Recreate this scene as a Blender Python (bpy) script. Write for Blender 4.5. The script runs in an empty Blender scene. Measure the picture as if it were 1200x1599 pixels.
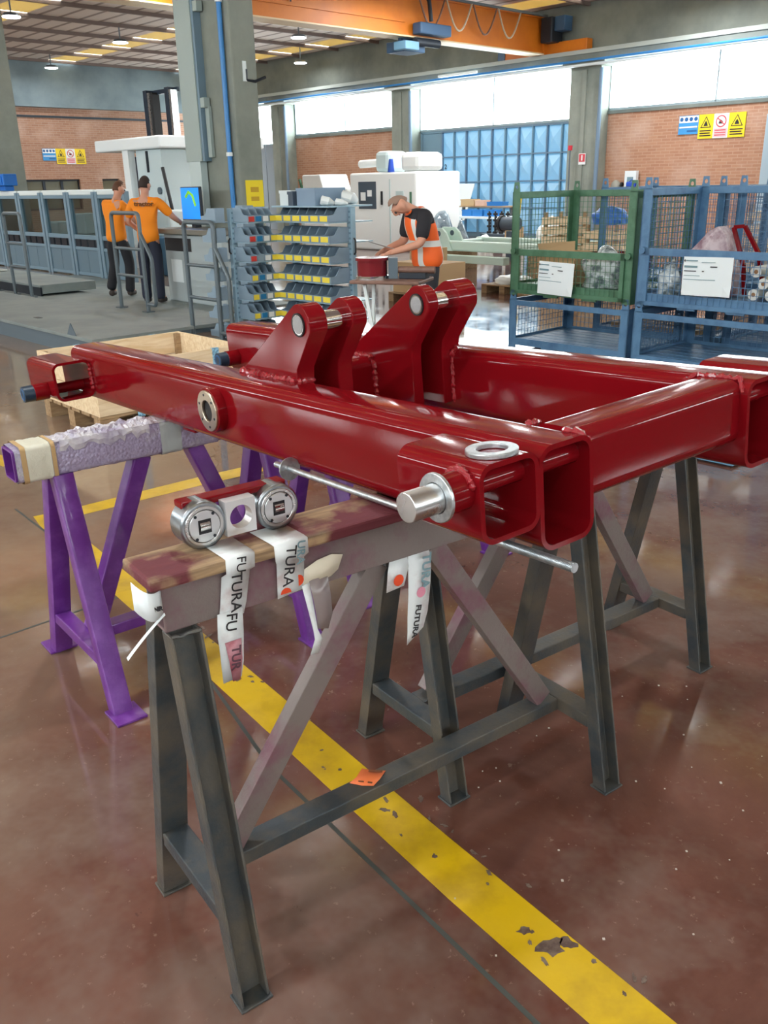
import bpy, bmesh, math, random
from mathutils import Matrix, Vector, Euler

# ------------------------------------------------------------------ camera, sky, lights, exposure
SC = bpy.context.scene
COL = SC.collection
R_ = math.radians
cam = bpy.data.cameras.new('camera')
cam.sensor_fit = 'HORIZONTAL'; cam.sensor_width = 36.0; cam.lens = 40.99
cam.clip_start = 0.05; cam.clip_end = 300
cam_o = bpy.data.objects.new('camera', cam); COL.objects.link(cam_o)
cam_o.matrix_world = Matrix(((0.9997967, 0.0201627, 0, 0), (-0.0070848, 0.3513109, -0.936232, 0),
                             (-0.018877, 0.9360417, 0.3513824, 1.6), (0, 0, 0, 1)))
SC.camera = cam_o

SKY = 13.0
world = bpy.data.worlds.new('daylight'); SC.world = world; world.use_nodes = True
_bg = world.node_tree.nodes['Background']
_bg.inputs[0].default_value = (0.93, 0.98, 1.0, 1); _bg.inputs[1].default_value = SKY
world.cycles.sampling_method = 'AUTOMATIC'
SC.view_settings.view_transform = 'Standard'; SC.view_settings.look = 'None'
SC.view_settings.exposure = 0.45; SC.view_settings.gamma = 1.0
SC.view_settings.use_curve_mapping = False
SC.cycles.use_denoising = True
SC.cycles.max_bounces = 7; SC.cycles.diffuse_bounces = 3; SC.cycles.glossy_bounces = 3
SC.cycles.transparent_max_bounces = 16; SC.cycles.sample_clamp_indirect = 6.0
SC.cycles.caustics_reflective = False; SC.cycles.caustics_refractive = False
LAMP_W = 85.0

# the hall: axis x' runs along the window wall (towards the camera's right), y' towards that wall
WANG = R_(-46.816)
WX = Vector((math.cos(WANG), math.sin(WANG), 0)); WY = Vector((-math.sin(WANG), math.cos(WANG), 0))
def HALL(s, d, z=0.0):
    return -WX * s + WY * d + Vector((0, 0, z))
def portal(name, s, d, z, sx, sy, rot):
    l = bpy.data.lights.new(name, 'AREA'); l.shape = 'RECTANGLE'; l.size = sx; l.size_y = sy
    l.cycles.is_portal = True
    o = bpy.data.objects.new(name, l); COL.objects.link(o)
    o.location = HALL(s, d, z); o.rotation_euler = rot
    return o
# sky portals in the window bands: right wall, rear wall, left wall
portal('window_portal', 12, 21.9, 3.85, 44, 1.5, Euler((R_(-90), 0, WANG)))
portal('window_portal', 12, -7.4, 3.95, 44, 1.1, Euler((R_(90), 0, WANG)))
portal('window_portal', -9.4, 7, 3.95, 28, 1.1, Euler((R_(90), 0, WANG + R_(-90))))

# ------------------------------------------------------------------ helpers
def lin(c):
    c = c / 255.0
    return c / 12.92 if c <= 0.04045 else ((c + 0.055) / 1.055) ** 2.4
def C(r, g, b):
    return (lin(r), lin(g), lin(b), 1.0)

class MB:
    """collects geometry, then links it as ONE mesh object"""
    def __init__(self): self.v = []; self.f = []
    def add(self, vs, fs):
        n = len(self.v); self.v += [tuple(x) for x in vs]; self.f += [tuple(i + n for i in f) for f in fs]; return self
    def box(self, x0, x1, y0, y1, z0, z1, m=None):
        vs = [(x, y, z) for z in (z0, z1) for (x, y) in ((x0, y0), (x1, y0), (x1, y1), (x0, y1))]
        if m is not None: vs = [m @ Vector(v) for v in vs]
        return self.add(vs, [(3, 2, 1, 0), (4, 5, 6, 7), (0, 1, 5, 4), (1, 2, 6, 5), (2, 3, 7, 6), (3, 0, 4, 7)])
    def bar(self, p, q, w, h, up=(0, 0, 1)):
        p = Vector(p); q = Vector(q); d = (q - p).normalized(); up = Vector(up)
        s = d.cross(up)
        if s.length < 1e-5: s = d.cross(Vector((1, 0, 0)))
        s.normalize(); u = s.cross(d).normalized()
        vs = []
        for c in (p, q):
            for a, b in ((-1, -1), (1, -1), (1, 1), (-1, 1)):
                vs.append(c + s * (a * w / 2) + u * (b * h / 2))
        return self.add(vs, [(0, 1, 2, 3), (7, 6, 5, 4), (4, 5, 1, 0), (5, 6, 2, 1), (6, 7, 3, 2), (7, 4, 0, 3)])
    def cyl(self, p, q, r, n=16, r2=None, caps=True):
        p = Vector(p); q = Vector(q); d = (q - p).normalized()
        s = d.cross(Vector((0, 0, 1)))
        if s.length < 1e-4: s = Vector((1, 0, 0))
        s.normalize(); u = s.cross(d); r2 = r if r2 is None else r2
        vs = []
        for c, rr in ((p, r), (q, r2)):
            for i in range(n):
                a = 2 * math.pi * i / n; vs.append(c + s * (math.cos(a) * rr) + u * (math.sin(a) * rr))
        fs = [(i, (i + 1) % n, n + (i + 1) % n, n + i) for i in range(n)]
        if caps: fs += [tuple(range(n - 1, -1, -1)), tuple(range(n, 2 * n))]
        return self.add(vs, fs)
    def ring(self, p, q, ro, ri, n=28):
        p = Vector(p); q = Vector(q); d = (q - p).normalized()
        s = d.cross(Vector((0, 0, 1)))
        if s.length < 1e-4: s = Vector((1, 0, 0))
        s.normalize(); u = s.cross(d); vs = []
        for c, rr in ((p, ro), (q, ro), (q, ri), (p, ri)):
            for i in range(n):
                a = 2 * math.pi * i / n; vs.append(c + s * (math.cos(a) * rr) + u * (math.sin(a) * rr))
        fs = []
        for k in range(4):
            a0 = k * n; b0 = ((k + 1) % 4) * n
            fs += [(a0 + i, a0 + (i + 1) % n, b0 + (i + 1) % n, b0 + i) for i in range(n)]
        return self.add(vs, fs)
    def path(self, pts, r, n=8, caps=True):
        pts = [Vector(p) for p in pts]; vs = []; prev = None
        for i, p in enumerate(pts):
            d = (pts[min(i + 1, len(pts) - 1)] - pts[max(i - 1, 0)]).normalized()
            s = prev - d * prev.dot(d) if prev is not None else d.cross(Vector((0, 0, 1)))
            if s.length < 1e-4: s = d.cross(Vector((1, 0, 0)))
            s.normalize(); prev = s; u = d.cross(s)
            rr = r[i] if isinstance(r, (list, tuple)) else r
            for k in range(n):
                a = 2 * math.pi * k / n; vs.append(p + s * (math.cos(a) * rr) + u * (math.sin(a) * rr))
        fs = []
        for i in range(len(pts) - 1):
            fs += [(i * n + k, i * n + (k + 1) % n, (i + 1) * n + (k + 1) % n, (i + 1) * n + k) for k in range(n)]
        if caps: fs += [tuple(range(n - 1, -1, -1)), tuple(range((len(pts) - 1) * n, len(pts) * n))]
        return self.add(vs, fs)
    def prism(self, prof, lo, hi, fn):
        """prof: 2-D outline, fn(a, b, t) -> point, extruded from t=lo to t=hi"""
        n = len(prof); vs = [fn(a, b, lo) for a, b in prof] + [fn(a, b, hi) for a, b in prof]
        return self.add(vs, [tuple(range(n - 1, -1, -1)), tuple(range(n, 2 * n))] +
                        [(i, (i + 1) % n, n + (i + 1) % n, n + i) for i in range(n)])
    def shell(self, outer, inner, lo, hi, fn):
        """hollow profile: outline + hole with the same number of points"""
        n = len(outer)
        vs = [fn(a, b, lo) for a, b in outer] + [fn(a, b, hi) for a, b in outer] + \
             [fn(a, b, hi) for a, b in inner] + [fn(a, b, lo) for a, b in inner]
        fs = []
        for k in range(4):
            a0 = k * n; b0 = ((k + 1) % 4) * n
            fs += [(a0 + i, a0 + (i + 1) % n, b0 + (i + 1) % n, b0 + i) for i in range(n)]
        return self.add(vs, fs)
    def sheet(self, rows):
        """rows: list of rows of points"""
        m = len(rows[0]); vs = [p for r in rows for p in r]
        return self.add(vs, [(i * m + j, i * m + j + 1, (i + 1) * m + j + 1, (i + 1) * m + j)
                             for i in range(len(rows) - 1) for j in range(m - 1)])
    def mesh(self, name, fix=True):
        me = bpy.data.meshes.new(name); me.from_pydata(self.v, [], self.f); me.update()
        if fix:
            bm = bmesh.new(); bm.from_mesh(me); bmesh.ops.recalc_face_normals(bm, faces=bm.faces); bm.to_mesh(me); bm.free()
        return me
    def build(self, name, mat, parent=None, smooth=False, bevel=0, fix=True, solid=0, segs=2):
        me = self.mesh(name, fix)
        return link(name, me, mat, parent, smooth, bevel, solid, segs)

def link(name, me, mat, parent=None, smooth=False, bevel=0, solid=0, segs=2):
    if mat is not None and len(me.materials) == 0: me.materials.append(mat)
    if smooth:
        for p in me.polygons: p.use_smooth = True
    o = bpy.data.objects.new(name, me); COL.objects.link(o)
    if parent is not None: o.parent = parent
    if solid:
        md = o.modifiers.new('thickness', 'SOLIDIFY'); md.thickness = solid
    if bevel:
        md = o.modifiers.new('bevel', 'BEVEL'); md.width = bevel; md.segments = segs; md.limit_method = 'ANGLE'; md.angle_limit = R_(40)
    if smooth:
        try:
            me.set_sharp_from_angle(angle=R_(38))
        except Exception:
            pass
    return o

def rrect(w0, w1, h0, h1, r, n=5):
    pts = []
    for cx, cy, a0 in ((w1 - r, h1 - r, 0), (w0 + r, h1 - r, 90), (w0 + r, h0 + r, 180), (w1 - r, h0 + r, 270)):
        for i in range(n + 1):
            a = R_(a0 + 90 * i / n); pts.append((cx + r * math.cos(a), cy + r * math.sin(a)))
    return pts

def tag(o, label, cat, group=None):
    o['label'] = label; o['category'] = cat
    if group: o['group'] = group
    return o
def thing(name, label, cat, loc=(0, 0, 0), rz=0.0, group=None, rot=None):
    o = bpy.data.objects.new(name, None); COL.objects.link(o); o.empty_display_size = 0.1
    o.location = loc; o.rotation_euler = rot if rot is not None else (0, 0, rz)
    return tag(o, label, cat, group)
def place(o, loc, rz=0.0, rot=None):
    o.location = loc; o.rotation_euler = rot if rot is not None else (0, 0, rz); return o
def struct(o):
    o['kind'] = 'structure'; return o
def dup(root, loc, rz, label=None, group=None):
    r = root.copy(); COL.objects.link(r); r.location = loc; r.rotation_euler = (0, 0, rz)
    if label: r['label'] = label
    if group: r['group'] = group
    for ch in list(root.children):
        c = ch.copy(); COL.objects.link(c); c.parent = r
        for g in list(ch.children):
            d = g.copy(); COL.objects.link(d); d.parent = c
    return r

def text(name, s, size, mat, parent, m, bold=0.0, thick=0.0004, align='CENTER', sx=1.0):
    cu = bpy.data.curves.new(name, 'FONT'); cu.body = s; cu.size = size; cu.align_x = align; cu.align_y = 'CENTER'
    cu.offset = bold; cu.extrude = thick; cu.resolution_u = 3
    t = bpy.data.objects.new('tmp', cu); COL.objects.link(t)
    dg = bpy.context.evaluated_depsgraph_get()
    me = bpy.data.meshes.new_from_object(t.evaluated_get(dg)); bpy.data.objects.remove(t); bpy.data.curves.remove(cu)
    me.name = name; me.transform(Matrix.Diagonal((sx, 1, 1, 1))); me.transform(m); me.materials.clear()
    return link(name, me, mat, parent)

# ------------------------------------------------------------------ materials
MATS = {}
def pbr(name, base, rough=0.5, metal=0.0, var=None, bump=None, coat=0.0, rvar=None, spec=None, emit=None, coat_rough=0.05, alpha=None):
    """var=(scale, colour2, lo, hi): noise-mixed second colour; bump=(scale, strength); rvar=(scale, rough2)"""
    m = bpy.data.materials.new(name); m.use_nodes = True; nt = m.node_tree; N = nt.nodes; L = nt.links
    b = N['Principled BSDF']; b.inputs['Base Color'].default_value = base; b.inputs['Roughness'].default_value = rough
    b.inputs['Metallic'].default_value = metal
    if spec is not None: b.inputs['Specular IOR Level'].default_value = spec
    if coat: b.inputs['Coat Weight'].default_value = coat; b.inputs['Coat Roughness'].default_value = coat_rough
    if emit: b.inputs['Emission Color'].default_value = emit[0]; b.inputs['Emission Strength'].default_value = emit[1]
    if alpha is not None: b.inputs['Alpha'].default_value = alpha
    if var or bump or rvar:
        tc = N.new('ShaderNodeTexCoord')
    def noise(scale, detail=5):
        t = N.new('ShaderNodeTexNoise'); t.inputs['Scale'].default_value = scale; t.inputs['Detail'].default_value = detail
        t.inputs['Roughness'].default_value = 0.62
        L.new(tc.outputs['Object'], t.inputs['Vector']); return t
    def ramp(fac, lo, hi, c0, c1):
        r = N.new('ShaderNodeValToRGB'); e = r.color_ramp.elements
        e[0].position = lo; e[1].position = hi; e[0].color = c0; e[1].color = c1
        L.new(fac, r.inputs[0]); return r
    if var:
        t = noise(var[0]); r = ramp(t.outputs['Fac'], var[2], var[3], base, var[1]); L.new(r.outputs[0], b.inputs['Base Color'])
    if rvar:
        t = noise(rvar[0], 3); r = ramp(t.outputs['Fac'], 0.35, 0.65, (rough,) * 3 + (1,), (rvar[1],) * 3 + (1,))
        L.new(r.outputs[0], b.inputs['Roughness'])
    if bump:
        t = noise(bump[0], 4); bp = N.new('ShaderNodeBump'); bp.inputs['Strength'].default_value = bump[1]
        bp.inputs['Distance'].default_value = 0.01; L.new(t.outputs['Fac'], bp.inputs['Height']); L.new(bp.outputs[0], b.inputs['Normal'])
    MATS[name] = m
    return m

red = pbr('red_paint', C(118, 12, 20), 0.07, bump=(90, 0.010), spec=0.24)
redweld = pbr('red_weld', C(150, 22, 34), 0.18, coat=0.6, bump=(160, 0.5))
steel = pbr('bright_steel', (0.66, 0.67, 0.67, 1), 0.26, 1.0, rvar=(30, 0.32))
galv = pbr('zinc_steel', (0.62, 0.66, 0.68, 1), 0.34, 0.9, var=(60, (0.45, 0.5, 0.53, 1), 0.4, 0.6), bump=(140, 0.06))
chrome = pbr('polished_steel', (0.75, 0.75, 0.74, 1), 0.1, 1.0)
brass = pbr('machined_bush', (0.62, 0.55, 0.42, 1), 0.28, 0.95, bump=(120, 0.03))
saw_grey = pbr('mill_steel', C(64, 72, 77), 0.38, 0.3, var=(7, C(114, 104, 88), 0.38, 0.74), bump=(70, 0.15), rvar=(14, 0.6))
saw_rust = pbr('stained_steel', C(124, 114, 110), 0.5, 0.15, var=(6, C(120, 80, 92), 0.46, 0.66), bump=(60, 0.2))
purple = pbr('purple_paint', C(100, 44, 132), 0.35, coat=0.2, var=(11, C(128, 78, 162), 0.48, 0.75), bump=(60, 0.03))
wood_stain = None

def wood(name, c1, c2, scale=6, paint=None, axis='X'):
    m = bpy.data.materials.new(name); m.use_nodes = True; nt = m.node_tree; N = nt.nodes; L = nt.links
    b = N['Principled BSDF']; b.inputs['Roughness'].default_value = 0.7
    tc = N.new('ShaderNodeTexCoord'); mp = N.new('ShaderNodeMapping'); L.new(tc.outputs['Object'], mp.inputs[0])
    mp.inputs['Scale'].default_value = {'X': (1, 9, 9), 'Y': (9, 1, 9), 'Z': (9, 9, 1)}[axis]
    t = N.new('ShaderNodeTexNoise'); t.inputs['Scale'].default_value = scale; t.inputs['Detail'].default_value = 6
    t.inputs['Distortion'].default_value = 0.6; L.new(mp.outputs[0], t.inputs['Vector'])
    r = N.new('ShaderNodeValToRGB'); e = r.color_ramp.elements; e[0].position = 0.35; e[1].position = 0.68; e[0].color = c1; e[1].color = c2
    L.new(t.outputs['Fac'], r.inputs[0]); out = r.outputs[0]
    if paint:
        t2 = N.new('ShaderNodeTexNoise'); t2.inputs['Scale'].default_value = 4.5; t2.inputs['Detail'].default_value = 6
        L.new(tc.outputs['Object'], t2.inputs['Vector'])
        r2 = N.new('ShaderNodeValToRGB'); e = r2.color_ramp.elements; e[0].position = 0.44; e[1].position = 0.5
        L.new(t2.outputs['Fac'], r2.inputs[0]); mx = N.new('ShaderNodeMix'); mx.data_type = 'RGBA'
        L.new(r2.outputs[0], mx.inputs['Factor']); L.new(out, mx.inputs['A']); mx.inputs['B'].default_value = paint; out = mx.outputs['Result']
    L.new(out, b.inputs['Base Color'])
    bp = N.new('ShaderNodeBump'); bp.inputs['Strength'].default_value = 0.25; bp.inputs['Distance'].default_value = 0.01
    L.new(t.outputs['Fac'], bp.inputs['Height']); L.new(bp.outputs[0], b.inputs['Normal'])
    return m
plank_wood = wood('painted_plank', C(176, 148, 112), C(112, 92, 74), 5, C(104, 46, 54))
pale_wood = wood('pale_pine', C(236, 216, 182), C(216, 188, 146), 4)
old_wood = wood('pallet_wood', C(176, 148, 112), C(140, 112, 82), 4)

white_tape = pbr('white_tape', C(222, 228, 228), 0.4, var=(18, C(200, 190, 190), 0.5, 0.7))
pink_tape = pbr('stained_tape', C(196, 140, 150), 0.4, var=(14, C(150, 60, 75), 0.4, 0.65))
ink = pbr('black_ink', C(34, 34, 38), 0.6)
paper = pbr('white_paper', C(230, 240, 242), 0.7)
print_grey = pbr('grey_print', C(120, 150, 158), 0.8)
orange_mark = pbr('orange_print', C(224, 78, 40), 0.5)
yellow_floor = pbr('yellow_floor_paint', C(204, 168, 14), 0.32, var=(5, C(172, 138, 22), 0.45, 0.7), bump=(50, 0.05), rvar=(8, 0.5))
black = pbr('black_rubber', C(26, 27, 30), 0.55)
darkm = pbr('dark_metal', C(44, 50, 58), 0.45, 0.4)
orange_card = pbr('orange_card', C(232, 120, 66), 0.6)
plastic_blue = pbr('blue_plastic', C(30, 90, 140), 0.35)
# ------------------------------------------------------------------ the hall shell
def floor_material():
    m = bpy.data.materials.new('red_resin_floor'); m.use_nodes = True; nt = m.node_tree; N = nt.nodes; L = nt.links
    b = N['Principled BSDF']; tc = N.new('ShaderNodeTexCoord')
    def noise(scale, detail=6, rough=0.6, dist=0.0):
        t = N.new('ShaderNodeTexNoise'); t.inputs['Scale'].default_value = scale; t.inputs['Detail'].default_value = detail
        t.inputs['Roughness'].default_value = rough; t.inputs['Distortion'].default_value = dist
        L.new(tc.outputs['Object'], t.inputs['Vector']); return t.outputs['Fac']
    def ramp(f, lo, hi, c0, c1):
        r = N.new('ShaderNodeValToRGB'); e = r.color_ramp.elements; e[0].position = lo; e[1].position = hi
        e[0].color = c0; e[1].color = c1; L.new(f, r.inputs[0]); return r.outputs[0]
    def mix(f, a, bb):
        x = N.new('ShaderNodeMix'); x.data_type = 'RGBA'
        L.new(f, x.inputs['Factor']); L.new(a, x.inputs['A'])
        if isinstance(bb, tuple): x.inputs['B'].default_value = bb
        else: L.new(bb, x.inputs['B'])
        return x.outputs['Result']
    g = lambda v: (v, v, v, 1)
    base = ramp(noise(1.3, 8, 0.65, 0.4), 0.34, 0.68, C(86, 52, 43), C(116, 80, 68))
    base = mix(ramp(noise(0.8, 6, 0.7), 0.48, 0.62, g(0), g(0.75)), base, C(124, 106, 96))
    base = mix(ramp(noise(34, 3, 0.7), 0.64, 0.7, g(0), g(0.45)), base, C(150, 126, 112))
    base = mix(ramp(noise(11, 5, 0.8), 0.66, 0.72, g(0), g(0.5)), base, C(66, 52, 48))
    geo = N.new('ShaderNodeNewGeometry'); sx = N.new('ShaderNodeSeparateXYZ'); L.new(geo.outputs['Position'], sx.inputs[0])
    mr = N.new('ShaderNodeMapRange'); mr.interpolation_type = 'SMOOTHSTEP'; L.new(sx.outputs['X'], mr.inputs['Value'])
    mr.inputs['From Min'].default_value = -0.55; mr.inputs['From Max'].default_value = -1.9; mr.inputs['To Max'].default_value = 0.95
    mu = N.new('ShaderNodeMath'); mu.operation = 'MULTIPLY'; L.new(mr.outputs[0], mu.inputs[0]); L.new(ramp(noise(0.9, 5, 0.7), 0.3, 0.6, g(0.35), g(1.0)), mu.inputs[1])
    base = mix(mu.outputs[0], base, C(146, 128, 108))      # the floor colour blends to grey-beige towards the left
    L.new(base, b.inputs['Base Color'])
    L.new(ramp(noise(1.7, 6, 0.7), 0.35, 0.72, g(0.045), g(0.17)), b.inputs['Roughness'])
    b.inputs['Specular IOR Level'].default_value = 0.75
    bp = N.new('ShaderNodeBump'); bp.inputs['Strength'].default_value = 0.03; bp.inputs['Distance'].default_value = 0.01
    L.new(noise(9, 3), bp.inputs['Height']); L.new(bp.outputs[0], b.inputs['Normal'])
    return m
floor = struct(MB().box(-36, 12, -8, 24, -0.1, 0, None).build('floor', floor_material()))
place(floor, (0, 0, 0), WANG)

def flat(name, mat, parent, quads, z=0.0008, th=0.0006):
    mb = MB()
    for q in quads:
        n = len(q); vs = [(x, y, z - th) for x, y in q] + [(x, y, z) for x, y in q]
        mb.add(vs, [tuple(range(n - 1, -1, -1)), tuple(range(n, 2 * n))] + [(i, (i + 1) % n, n + (i + 1) % n, n + i) for i in range(n)])
    return mb.build(name, mat, parent)
def strip(p, q, w):
    p = Vector(p); q = Vector(q); d = (q - p).normalized(); s = Vector((-d.y, d.x)) * w / 2
    return [tuple(p + s), tuple(p - s), tuple(q - s), tuple(q + s)]
# yellow walkway markings painted on the floor (an L whose corner lies behind the purple trestle)
yl = flat('floor_marking', yellow_floor, None, [[(-1.84, 4.30), (-1.76, 4.17), (-1.19, 3.40), (-0.61, 2.64), (0.134, 1.63), (0.62, 1.0), (0.79, 1.0), (0.15, 1.84), (-0.51, 2.735), (-1.03, 3.40), (-1.68, 4.26), (-1.75, 4.36)]])
tag(yl, 'yellow line painted diagonally on the floor under both trestles', 'floor marking')
yl2 = flat('floor_marking', yellow_floor, None, [[(-1.74, 4.355), (-1.66, 4.25), (-1.05, 4.755), (-0.3, 5.32), (0.5, 5.9), (0.42, 6.02), (-0.38, 5.45), (-1.09, 4.91)]])
tag(yl2, 'yellow floor line running away to the right behind the purple trestle', 'floor marking')
yl3 = flat('floor_marking', yellow_floor, None, [[(-2.36, 5.2), (-2.3, 5.29), (-3.1, 6.05), (-3.18, 5.96)]])
tag(yl3, 'short yellow floor line at the left edge beside the wrapped purple trestle', 'floor marking')
# worn-through patches in the yellow paint
wearm = pbr('worn_floor', C(84, 66, 58), 0.4, var=(30, C(120, 104, 92), 0.4, 0.6))
random.seed(5)
def blob(cx, cy, r, seed, ax=1.0, ang=0.0):
    rnd = random.Random(seed); pts = []
    for i in range(14):
        a = 2 * math.pi * i / 14; rr = r * (0.55 + 0.6 * rnd.random()); x = math.cos(a) * rr * ax; y = math.sin(a) * rr
        pts.append((cx + x * math.cos(ang) - y * math.sin(ang), cy + x * math.sin(ang) + y * math.cos(ang)))
    return pts
flat('worn_patch', wearm, yl, [blob(0.352, 1.482, 0.026, 1, 1.5, 0.3), blob(0.392, 1.492, 0.018, 2, 1.2, -0.5), blob(0.30, 1.53, 0.012, 3, 1.6, 0.2)] +
     [blob(0.15 + random.uniform(-0.75, 0.4), 0, 0.006, 10 + i) for i in range(0)], z=0.0014)
wp = []
for i in range(46):
    t = random.random(); px = -1.0 + 1.5 * t; py = 3.33 - 2.0 * t
    o = random.uniform(-0.07, 0.07); wp.append(blob(px + o * 0.8, py + o * 0.6, random.uniform(0.003, 0.008), 50 + i, random.uniform(1, 3), random.uniform(0, 3)))
flat('worn_patch', wearm, yl, wp, z=0.0014)
# saw-cut joints between the floor fields
jm = pbr('joint_filler', C(70, 74, 70), 0.6)
for pts in ([(-1.98, 4.42), (-0.83, 3.03), (-0.355, 2.157), (0.29, 1.293), (0.6, 0.88)], [(-3.2, 1.35), (-1.48, 2.977), (-1.1, 3.33), (-0.4, 3.98)]):
    flat('floor_joint', jm, floor, [strip(pts[i], pts[i + 1], 0.012) for i in range(len(pts) - 1)], z=0.0006).matrix_parent_inverse = floor.matrix_basis.inverted()
# crumbs of grit lying on the floor
gr = MB()
for i in range(45):
    x = random.uniform(0.1, 1.5); y = random.uniform(1.3, 2.6); r = random.uniform(0.001, 0.0028)
    gr.box(x - r, x + r, y - r, y + r * random.uniform(0.4, 1.6), 0, r)
g = gr.build('grit', pbr('pale_grit', C(190, 180, 168), 0.8)); tag(g, 'pale specks of grit scattered on the red floor', 'grit'); g['kind'] = 'stuff'

# --- walls, in hall axes (x' = -s)
def brick_material(name, c1, c2, mortar, axis='X'):
    m = bpy.data.materials.new(name); m.use_nodes = True; nt = m.node_tree; N = nt.nodes; L = nt.links
    b = N['Principled BSDF']; b.inputs['Roughness'].default_value = 0.85
    tc = N.new('ShaderNodeTexCoord'); mp = N.new('ShaderNodeMapping'); L.new(tc.outputs['Object'], mp.inputs[0])
    sp_ = N.new('ShaderNodeSeparateXYZ'); L.new(mp.outputs[0], sp_.inputs[0]); cb_ = N.new('ShaderNodeCombineXYZ'); L.new(sp_.outputs[axis], cb_.inputs['X']); L.new(sp_.outputs['Z'], cb_.inputs['Y'])
    t = N.new('ShaderNodeTexBrick'); L.new(cb_.outputs[0], t.inputs['Vector'])
    t.inputs['Color1'].default_value = c1; t.inputs['Color2'].default_value = c2; t.inputs['Mortar'].default_value = mortar
    t.inputs['Scale'].default_value = 1.0; t.inputs['Brick Width'].default_value = 0.26; t.inputs['Row Height'].default_value = 0.075
    t.inputs['Mortar Size'].default_value = 0.008
    n = N.new('ShaderNodeTexNoise'); n.inputs['Scale'].default_value = 0.9; n.inputs['Detail'].default_value = 6; L.new(tc.outputs['Object'], n.inputs['Vector'])
    r = N.new('ShaderNodeValToRGB'); r.color_ramp.elements[0].position = 0.5; r.color_ramp.elements[1].position = 0.75
    r.color_ramp.elements[0].color = (0, 0, 0, 1); r.color_ramp.elements[1].color = (0.55, 0.55, 0.55, 1); L.new(n.outputs['Fac'], r.inputs[0])
    mx = N.new('ShaderNodeMix'); mx.data_type = 'RGBA'; L.new(r.outputs[0], mx.inputs['Factor']); L.new(t.outputs['Color'], mx.inputs['A'])
    mx.inputs['B'].default_value = C(214, 186, 170); L.new(mx.outputs['Result'], b.inputs['Base Color'])
    bp = N.new('ShaderNodeBump'); bp.inputs['Strength'].default_value = 0.4; bp.inputs['Distance'].default_value = 0.02
    L.new(t.outputs['Fac'], bp.inputs['Height']); bp.invert = True; L.new(bp.outputs[0], b.inputs['Normal'])
    return m
brick = brick_material('orange_brick', C(186, 140, 112), C(172, 124, 98), C(190, 156, 132))
concrete = pbr('grey_concrete', C(150, 156, 146), 0.8, var=(1.2, C(124, 132, 124), 0.35, 0.7), bump=(14, 0.15))
concrete_d = pbr('weathered_concrete', C(132, 138, 130), 0.8, var=(0.8, C(104, 112, 108), 0.35, 0.7), bump=(10, 0.15))
plaster = pbr('painted_wall', C(146, 148, 142), 0.85)
bluegrey = pbr('bluegrey_paint', C(110, 134, 156), 0.45)
glass = None
def glass_material():
    m = bpy.data.materials.new('clear_pane'); m.use_nodes = True; nt = m.node_tree; N = nt.nodes; L = nt.links
    N.remove(N['Principled BSDF']); out = N['Material Output']
    tr = N.new('ShaderNodeBsdfTransparent'); tr.inputs[0].default_value = (0.94, 0.97, 0.97, 1)
    gl = N.new('ShaderNodeBsdfGlossy'); gl.inputs['Roughness'].default_value = 0.03
    mx = N.new('ShaderNodeMixShader'); mx.inputs[0].default_value = 0.06
    L.new(tr.outputs[0], mx.inputs[1]); L.new(gl.outputs[0], mx.inputs[2]); L.new(mx.outputs[0], out.inputs[0])
    return m
glass = glass_material()
frame_grey = pbr('window_frame_paint', C(150, 166, 172), 0.5, 0.3)
def hallobj(o): place(o, (0, 0, 0), WANG); return o
COLS = [28.25, 21.8, 14.85, 7.9, 0.9]           # column axes along the window wall
# window wall: brick infill below, window band above, big folding door in the third bay
wr = MB(); wr.box(-33.4, -28.5, 22.0, 22.3, 0, 2.4); wr.box(-28.0, -22.15, 22.0, 22.3, 0, 3.22); wr.box(-14.4, 12, 22.0, 22.3, 0, 3.22)
wr = struct(hallobj(wr.build('wall_right', brick)))
MB().box(-28.0, -22.15, 21.96, 22.32, 3.22, 3.3).box(-14.4, 12, 21.96, 22.32, 3.22, 3.3).build('sill', concrete_d, wr)
MB().box(-36, 12, 21.4, 22.3, 4.52, 4.72).box(-36, 12, 21.75, 22.3, 4.72, 6.0).build('ring_beam', concrete_d, wr)
MB().box(-36, 12, 21.36, 21.42, 4.66, 4.76).build('beam_ledge', pbr('ledge_paint', C(170, 178, 172), 0.6), wr)
# side panelling in the far bay, left of the third column
pan = pbr('grey_sheet', C(128, 138, 148), 0.6)
sp = MB()
for i in range(9):
    sp.box(-33.3 + i * 0.53, -33.3 + i * 0.53 + 0.5, 21.9, 22.0, 0, 3.05)
sp.box(-33.3, -28.5, 21.95, 22.0, 1.9, 1.95); sp.build('sheet_cladding', pan, wr)
k = 0
for i, s in enumerate(COLS):
    c = MB(); w0 = 0.42 if i < 2 else 0.47
    c.box(-s - w0, -s + w0, 21.55, 22.3, 0, 4.5); c.box(-s - w0 - 0.18, -s + w0 + 0.18, 21.4, 21.9, 4.36, 4.53)
    c.box(-s - 0.06, -s + 0.06, 21.5, 21.56, 0, 4.3)
    cc = struct(hallobj(c.build('trim_%d' % (i + 1), concrete)))
    MB().cyl((-s + w0 + 0.05, 21.5, 0), (-s + w0 + 0.05, 21.5, 4.3), 0.055, 10).build('rain_pipe', bluegrey, cc)
wi = 0
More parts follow.
